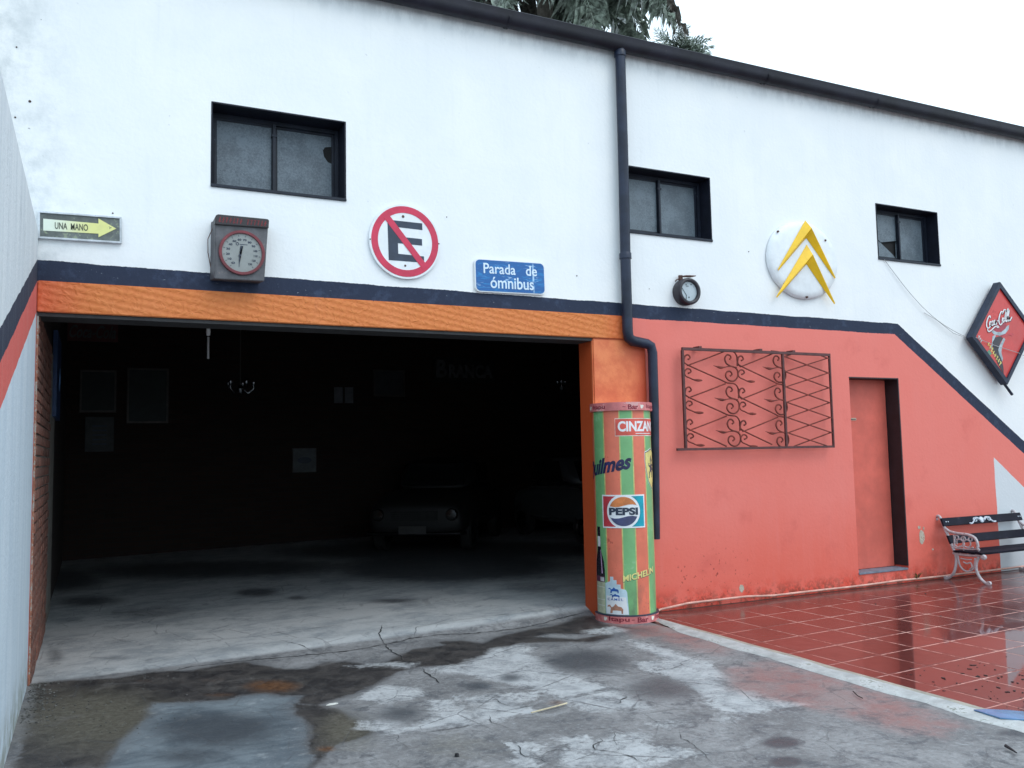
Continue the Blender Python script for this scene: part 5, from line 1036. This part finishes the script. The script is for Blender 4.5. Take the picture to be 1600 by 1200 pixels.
# hanging lamp
t = thing("hanging_lamp", "thin white tube lamp hanging just inside the entrance", "lamp", (1.247, 1.5, 2.42))
q = MB(); q.tube([(0, 0, .32), (0, 0, 2.9)], .004, 6); q.build("cord", FRM, t); q = MB(); q.tube([(0, 0, 0), (0, 0, .20)], .010, 10); q.build("tube", simple("dusty_tube", (.5, .5, .5), .4), t); q = MB(); q.lathe([(0, .21), (.016, .215), (.020, .25), (.014, .30), (.006, .32)], n=14); q.build("socket", simple("white_ceramic", (.75, .75, .75), .3), t, smooth=.8)
CHR = simple("chrome", (.30, .31, .33), .22, 1.)
for nm, (x, y, z), lab in (("chrome_chandelier", (2.05, 5.0, 2.42), "chrome chandelier hanging in the dark left half of the garage"), ("chrome_lantern", (6.9, 5.0, 2.52), "small chrome lantern hanging inside the garage beside the pier")):
    t = thing(nm, lab, "lamp", (x, y, z)); q = MB(); q.tube([(0, 0, 0), (0, 0, 2.9)], .006, 6); q.build("chain", FRM, t)
    q = MB(); q.lathe([(0, -.06), (.03, -.05), (.05, 0), (.02, .05), (0, .06)], n=12); q.build("hub", CHR, t, smooth=.8)
    n_ = 5 if x < 3 else 3
    for k in range(n_):
        a = 2 * math.pi * k / n_; c_, s_ = math.cos(a), math.sin(a); r_ = .17 if x < 3 else .07; q = MB(); q.tube([(.03 * c_, .03 * s_, 0), (r_ * .6 * c_, r_ * .6 * s_, -.06), (r_ * c_, r_ * s_, .0), (r_ * c_, r_ * s_, .05)], .007, 6); q.lathe([(.012, .045), (.028, .06), (.03, .09), (.0, .11)], (r_ * c_, r_ * s_, 0), n=10); q.build("arm", CHR, t, smooth=.8)
# cars at the back
CHD = simple("shadow_chrome", (.03, .03, .032), .5, 1.)  # chrome copy darkened in colour for the car in deep shadow
def car(name, label, x, y, body, rz=0., lampz=.56, lens=(.45, .47, .5)):
    t = thing(name, label, "car", (x, y, .09), rz)
    CHR_ = CHR if lens[0] > .2 else CHD
    BM_ = simple(name + "_paint", body, .22 if lens[0] > .2 else .6, var=.05); GL = Mat(name + "_glass", (.01, .012, .015), .05).m; RB = simple(name + "_rubber", (.015, .015, .015), .8)
    def loft(secs, nm, m, par=t):
        q = MB(); rings = []
        for yy, hw, zb, zt, rr in secs:
            pts = [(-hw * .92, zb), (-hw, zb + (zt - zb) * .35), (-hw * .97, zt - (zt - zb) * .22), (-hw * .82, zt - (zt - zb) * .04), (-hw * .4, zt), (hw * .4, zt), (hw * .82, zt - (zt - zb) * .04), (hw * .97, zt - (zt - zb) * .22), (hw, zb + (zt - zb) * .35), (hw * .92, zb)]
            rings.append([q.bm.verts.new((a, yy, b)) for a, b in pts])
        for a, b in zip(rings, rings[1:]):
            for k in range(10): q.bm.faces.new((a[k], a[(k + 1) % 10], b[(k + 1) % 10], b[k]))
        q.bm.faces.new(rings[0]); q.bm.faces.new(rings[-1][::-1]); me = q.mesh(smooth=.9); o = link(nm, me, m, par); md = o.modifiers.new("s", 'SUBSURF'); md.levels = 1; md.render_levels = 2; return o
    loft([(0, .66, .30, .66, 0), (.08, .72, .22, .76, 0), (.5, .76, .20, .86, 0), (1.15, .77, .20, .92, 0), (2.3, .77, .20, .93, 0), (2.9, .75, .22, .88, 0), (3.35, .70, .28, .80, 0)], "body", BM_)
    cb = loft([(1.05, .58, .86, .90, 0), (1.45, .60, .86, 1.30, 0), (1.7, .60, .86, 1.38, 0), (2.3, .60, .86, 1.38, 0), (2.6, .58, .86, 1.27, 0), (2.95, .55, .84, .90, 0)], "cabin", BM_)
    q = MB(); v = [(-.50, 1.10, .93), (.50, 1.10, .93), (.44, 1.40, 1.25), (-.44, 1.40, 1.25)]; quad(q, *[(a, b - .05, c + .015) for a, b, c in v]); q.build("windscreen", GL, cb)
    for s_ in (-1, 1): q = MB(); quad(q, (s_ * .612, 1.42, .95), (s_ * .612, 2.6, .95), (s_ * .585, 2.42, 1.27), (s_ * .585, 1.58, 1.27)); q.build("side_window", GL, cb)
    for s_ in (-1, 1):
        q = MB(); q.lathe([(0, -.02), (.075, -.012), (.088, .01), (.092, .05)], (s_ * .54, .0, lampz), 'Y', 20); q.build("headlight", simple("lamp_lens", lens, .1), t, smooth=.8)
    q = MB(); q.tube([(-.72, .10, .30), (-.66, -.04, .30), (0, -.07, .30), (.66, -.04, .30), (.72, .10, .30)], .028, 10); q.build("bumper", CHR_, t, smooth=.9)
    q = MB(); q.box(-.20, .20, -.115, -.108, .30, .41); q.build("number_plate", simple("plate_dark", (.03, .03, .03), .4), t)
    q = MB(); q.box(-.34, .34, -.012, .03, .48, .62)
    q.build("grille", RB, t)
    for k in range(5): q = MB(); q.box(-.34, .34, -.02, -.010, .49 + k * .028, .498 + k * .028); q.build("grille_bar", CHR_, t)
    for yy in (.62, 2.72):
        for s_ in (-1, 1):
            w = bpy.data.objects.new("wheel", None); COL.objects.link(w); w.parent = t; w.location = (s_ * .66, yy, .29)
            q = MB(); q.lathe([(.18, -.08), (.26, -.085), (.29, -.06), (.29, .06), (.26, .085), (.18, .08)], axis='X', n=28); q.build("tyre", RB, w, smooth=.6); q = MB(); q.lathe([(0, -.085), (.05, -.09), (.16, -.06), (.185, -.08), (.185, .08), (.16, .06), (.05, .09), (0, .085)], axis='X', n=24); q.build("rim", CHR_, w, smooth=.6)
    return t
car("vintage_car", "dark vintage car parked deep in the garage, half hidden behind the pier", 7.78, 4.1, (.075, .08, .085), 0, .46, (.7, .72, .74))
car("vintage_saloon", "vintage saloon car barely visible in deep shadow at the back of the garage", 5.1, 6.0 - 1.0, (.008, .008, .009), R(-35), .56, (.012, .012, .012)).location = (4.45, 5.0, .09)

# ================================================================== PALMS
M_FR = simple("palm_leaflet", (.22, .26, .215), .35, var=.8, scale=9); M_FR2 = simple("palm_dry_leaflet", (.18, .165, .145), .7, var=.7, scale=9); M_TRK = simple("palm_trunk_bark", (.15, .13, .11), .9, bump=.02)
def frond(L_, droop, rs, dens=120, leaf=.55, hang=.9):
    q = MB(); n = 22; P = []; x, z, a = 0., 0., 0.
    for i in range(n + 1):
        P.append(Vector((x, 0, z))); ang = -droop * (i / n) ** 1.4; x += L_ / n * math.cos(ang); z += L_ / n * math.sin(ang)
    q.tube(P, [.030 * (1 - .85 * i / n) for i in range(n + 1)], 5)
    for i in range(dens):
        t_ = .10 + .90 * (i + rs.random()) / dens; f = t_ * n; k = min(int(f), n - 1); p = P[k].lerp(P[k + 1], f - k); d = (P[k + 1] - P[k]).normalized()
        up = Vector((-d.z, 0, d.x))
        for s_ in (-1, 1):
            l = leaf * (math.sin(math.pi * min(1, t_ * .85 + .12)) ** .6) * rs.uniform(.5, 1.2); w = .0045 + .0045 * rs.random()
            o1 = (Vector((0, s_, 0)) * rs.uniform(.35, 1.) + d * rs.uniform(.05, 1.0) + up * rs.uniform(-.7, .8)).normalized(); a_ = p + o1 * l * .45
            b_ = a_ + (o1 * (1 - hang) + Vector((rs.uniform(-.25, .25), s_ * rs.uniform(-.1, .35), -hang)) + d * rs.uniform(-.1, .45)).normalized() * l * .55; sd_ = d * w
            v = [q.bm.verts.new(c) for c in (p - sd_ * .5, p + sd_ * .5, a_ + sd_, b_, a_ - sd_)]; q.bm.faces.new(v[:4]); q.bm.faces.new((v[0], v[3], v[4]))
    return q.mesh(weld=False)
def palm(label, loc, h, L_, nf, seed, leaf, dry=.35, lo=-.9, dens=120, hg=1., extra=()):
    rs = random.Random(seed); t = thing("palm_tree", label, "palm tree", loc, 0, "palms behind the garage")
    q = MB(); q.tube([(0, 0, 0), (.05, 0, h * .4), (0, .04, h * .8), (0, 0, h)], [.24, .19, .17, .20], 14); q.build("trunk", M_TRK, t, smooth=.9)
    V_ = [frond(L_ * s, dr, rs, dens, leaf, hk * hg) for s, dr, hk in ((1, 1.0, .85), (.92, 1.35, .92), (1.05, .75, .8), (.85, 1.6, .95))]
    for k, me in enumerate(V_): me.materials.append(M_FR if k % 2 == 0 else M_FR)
    VD = []
    for me in V_[:2]: m2 = me.copy(); m2.materials.clear(); m2.materials.append(M_FR2); VD.append(m2)
    for k in range(nf + len(extra)):
        el = 1.25 + (lo - 1.25) * (k + .5) / nf; az = k * 2.39996 + rs.uniform(-.2, .2)
        if k >= nf: az, el = extra[k - nf]
        me = rs.choice(VD) if (el < -.1 and rs.random() < dry + .3) else rs.choice(V_)
        o = link("frond", me, [], t, (0, 0, h)); o.rotation_mode = 'QUATERNION'; o.rotation_quaternion = Matrix.Rotation(az, 3, 'Z').to_quaternion() @ Matrix.Rotation(-el, 3, 'Y').to_quaternion() @ Matrix.Rotation(rs.uniform(-.5, .5), 3, 'X').to_quaternion()
palm("tall feathery palm whose hanging fronds show above the roof, the larger of two", (9.4, 9.8, 0), 13.30, 4.1, 38, 4, .95, lo=-.85, dens=84, dry=-.15, extra=((-.15, .35), (-.55, .2), (.2, .15), (-1.2, .1), (-1.6, .3), (-2.2, .2), (-.9, -.1), (-1.9, -.2)))
palm("smaller bushy palm crown just above the gutter to the right of the bigger palm", (18.1, 16.5, 0), 14.5, 1.5, 90, 11, .45, lo=-.35, dens=60, dry=-1, hg=.45)
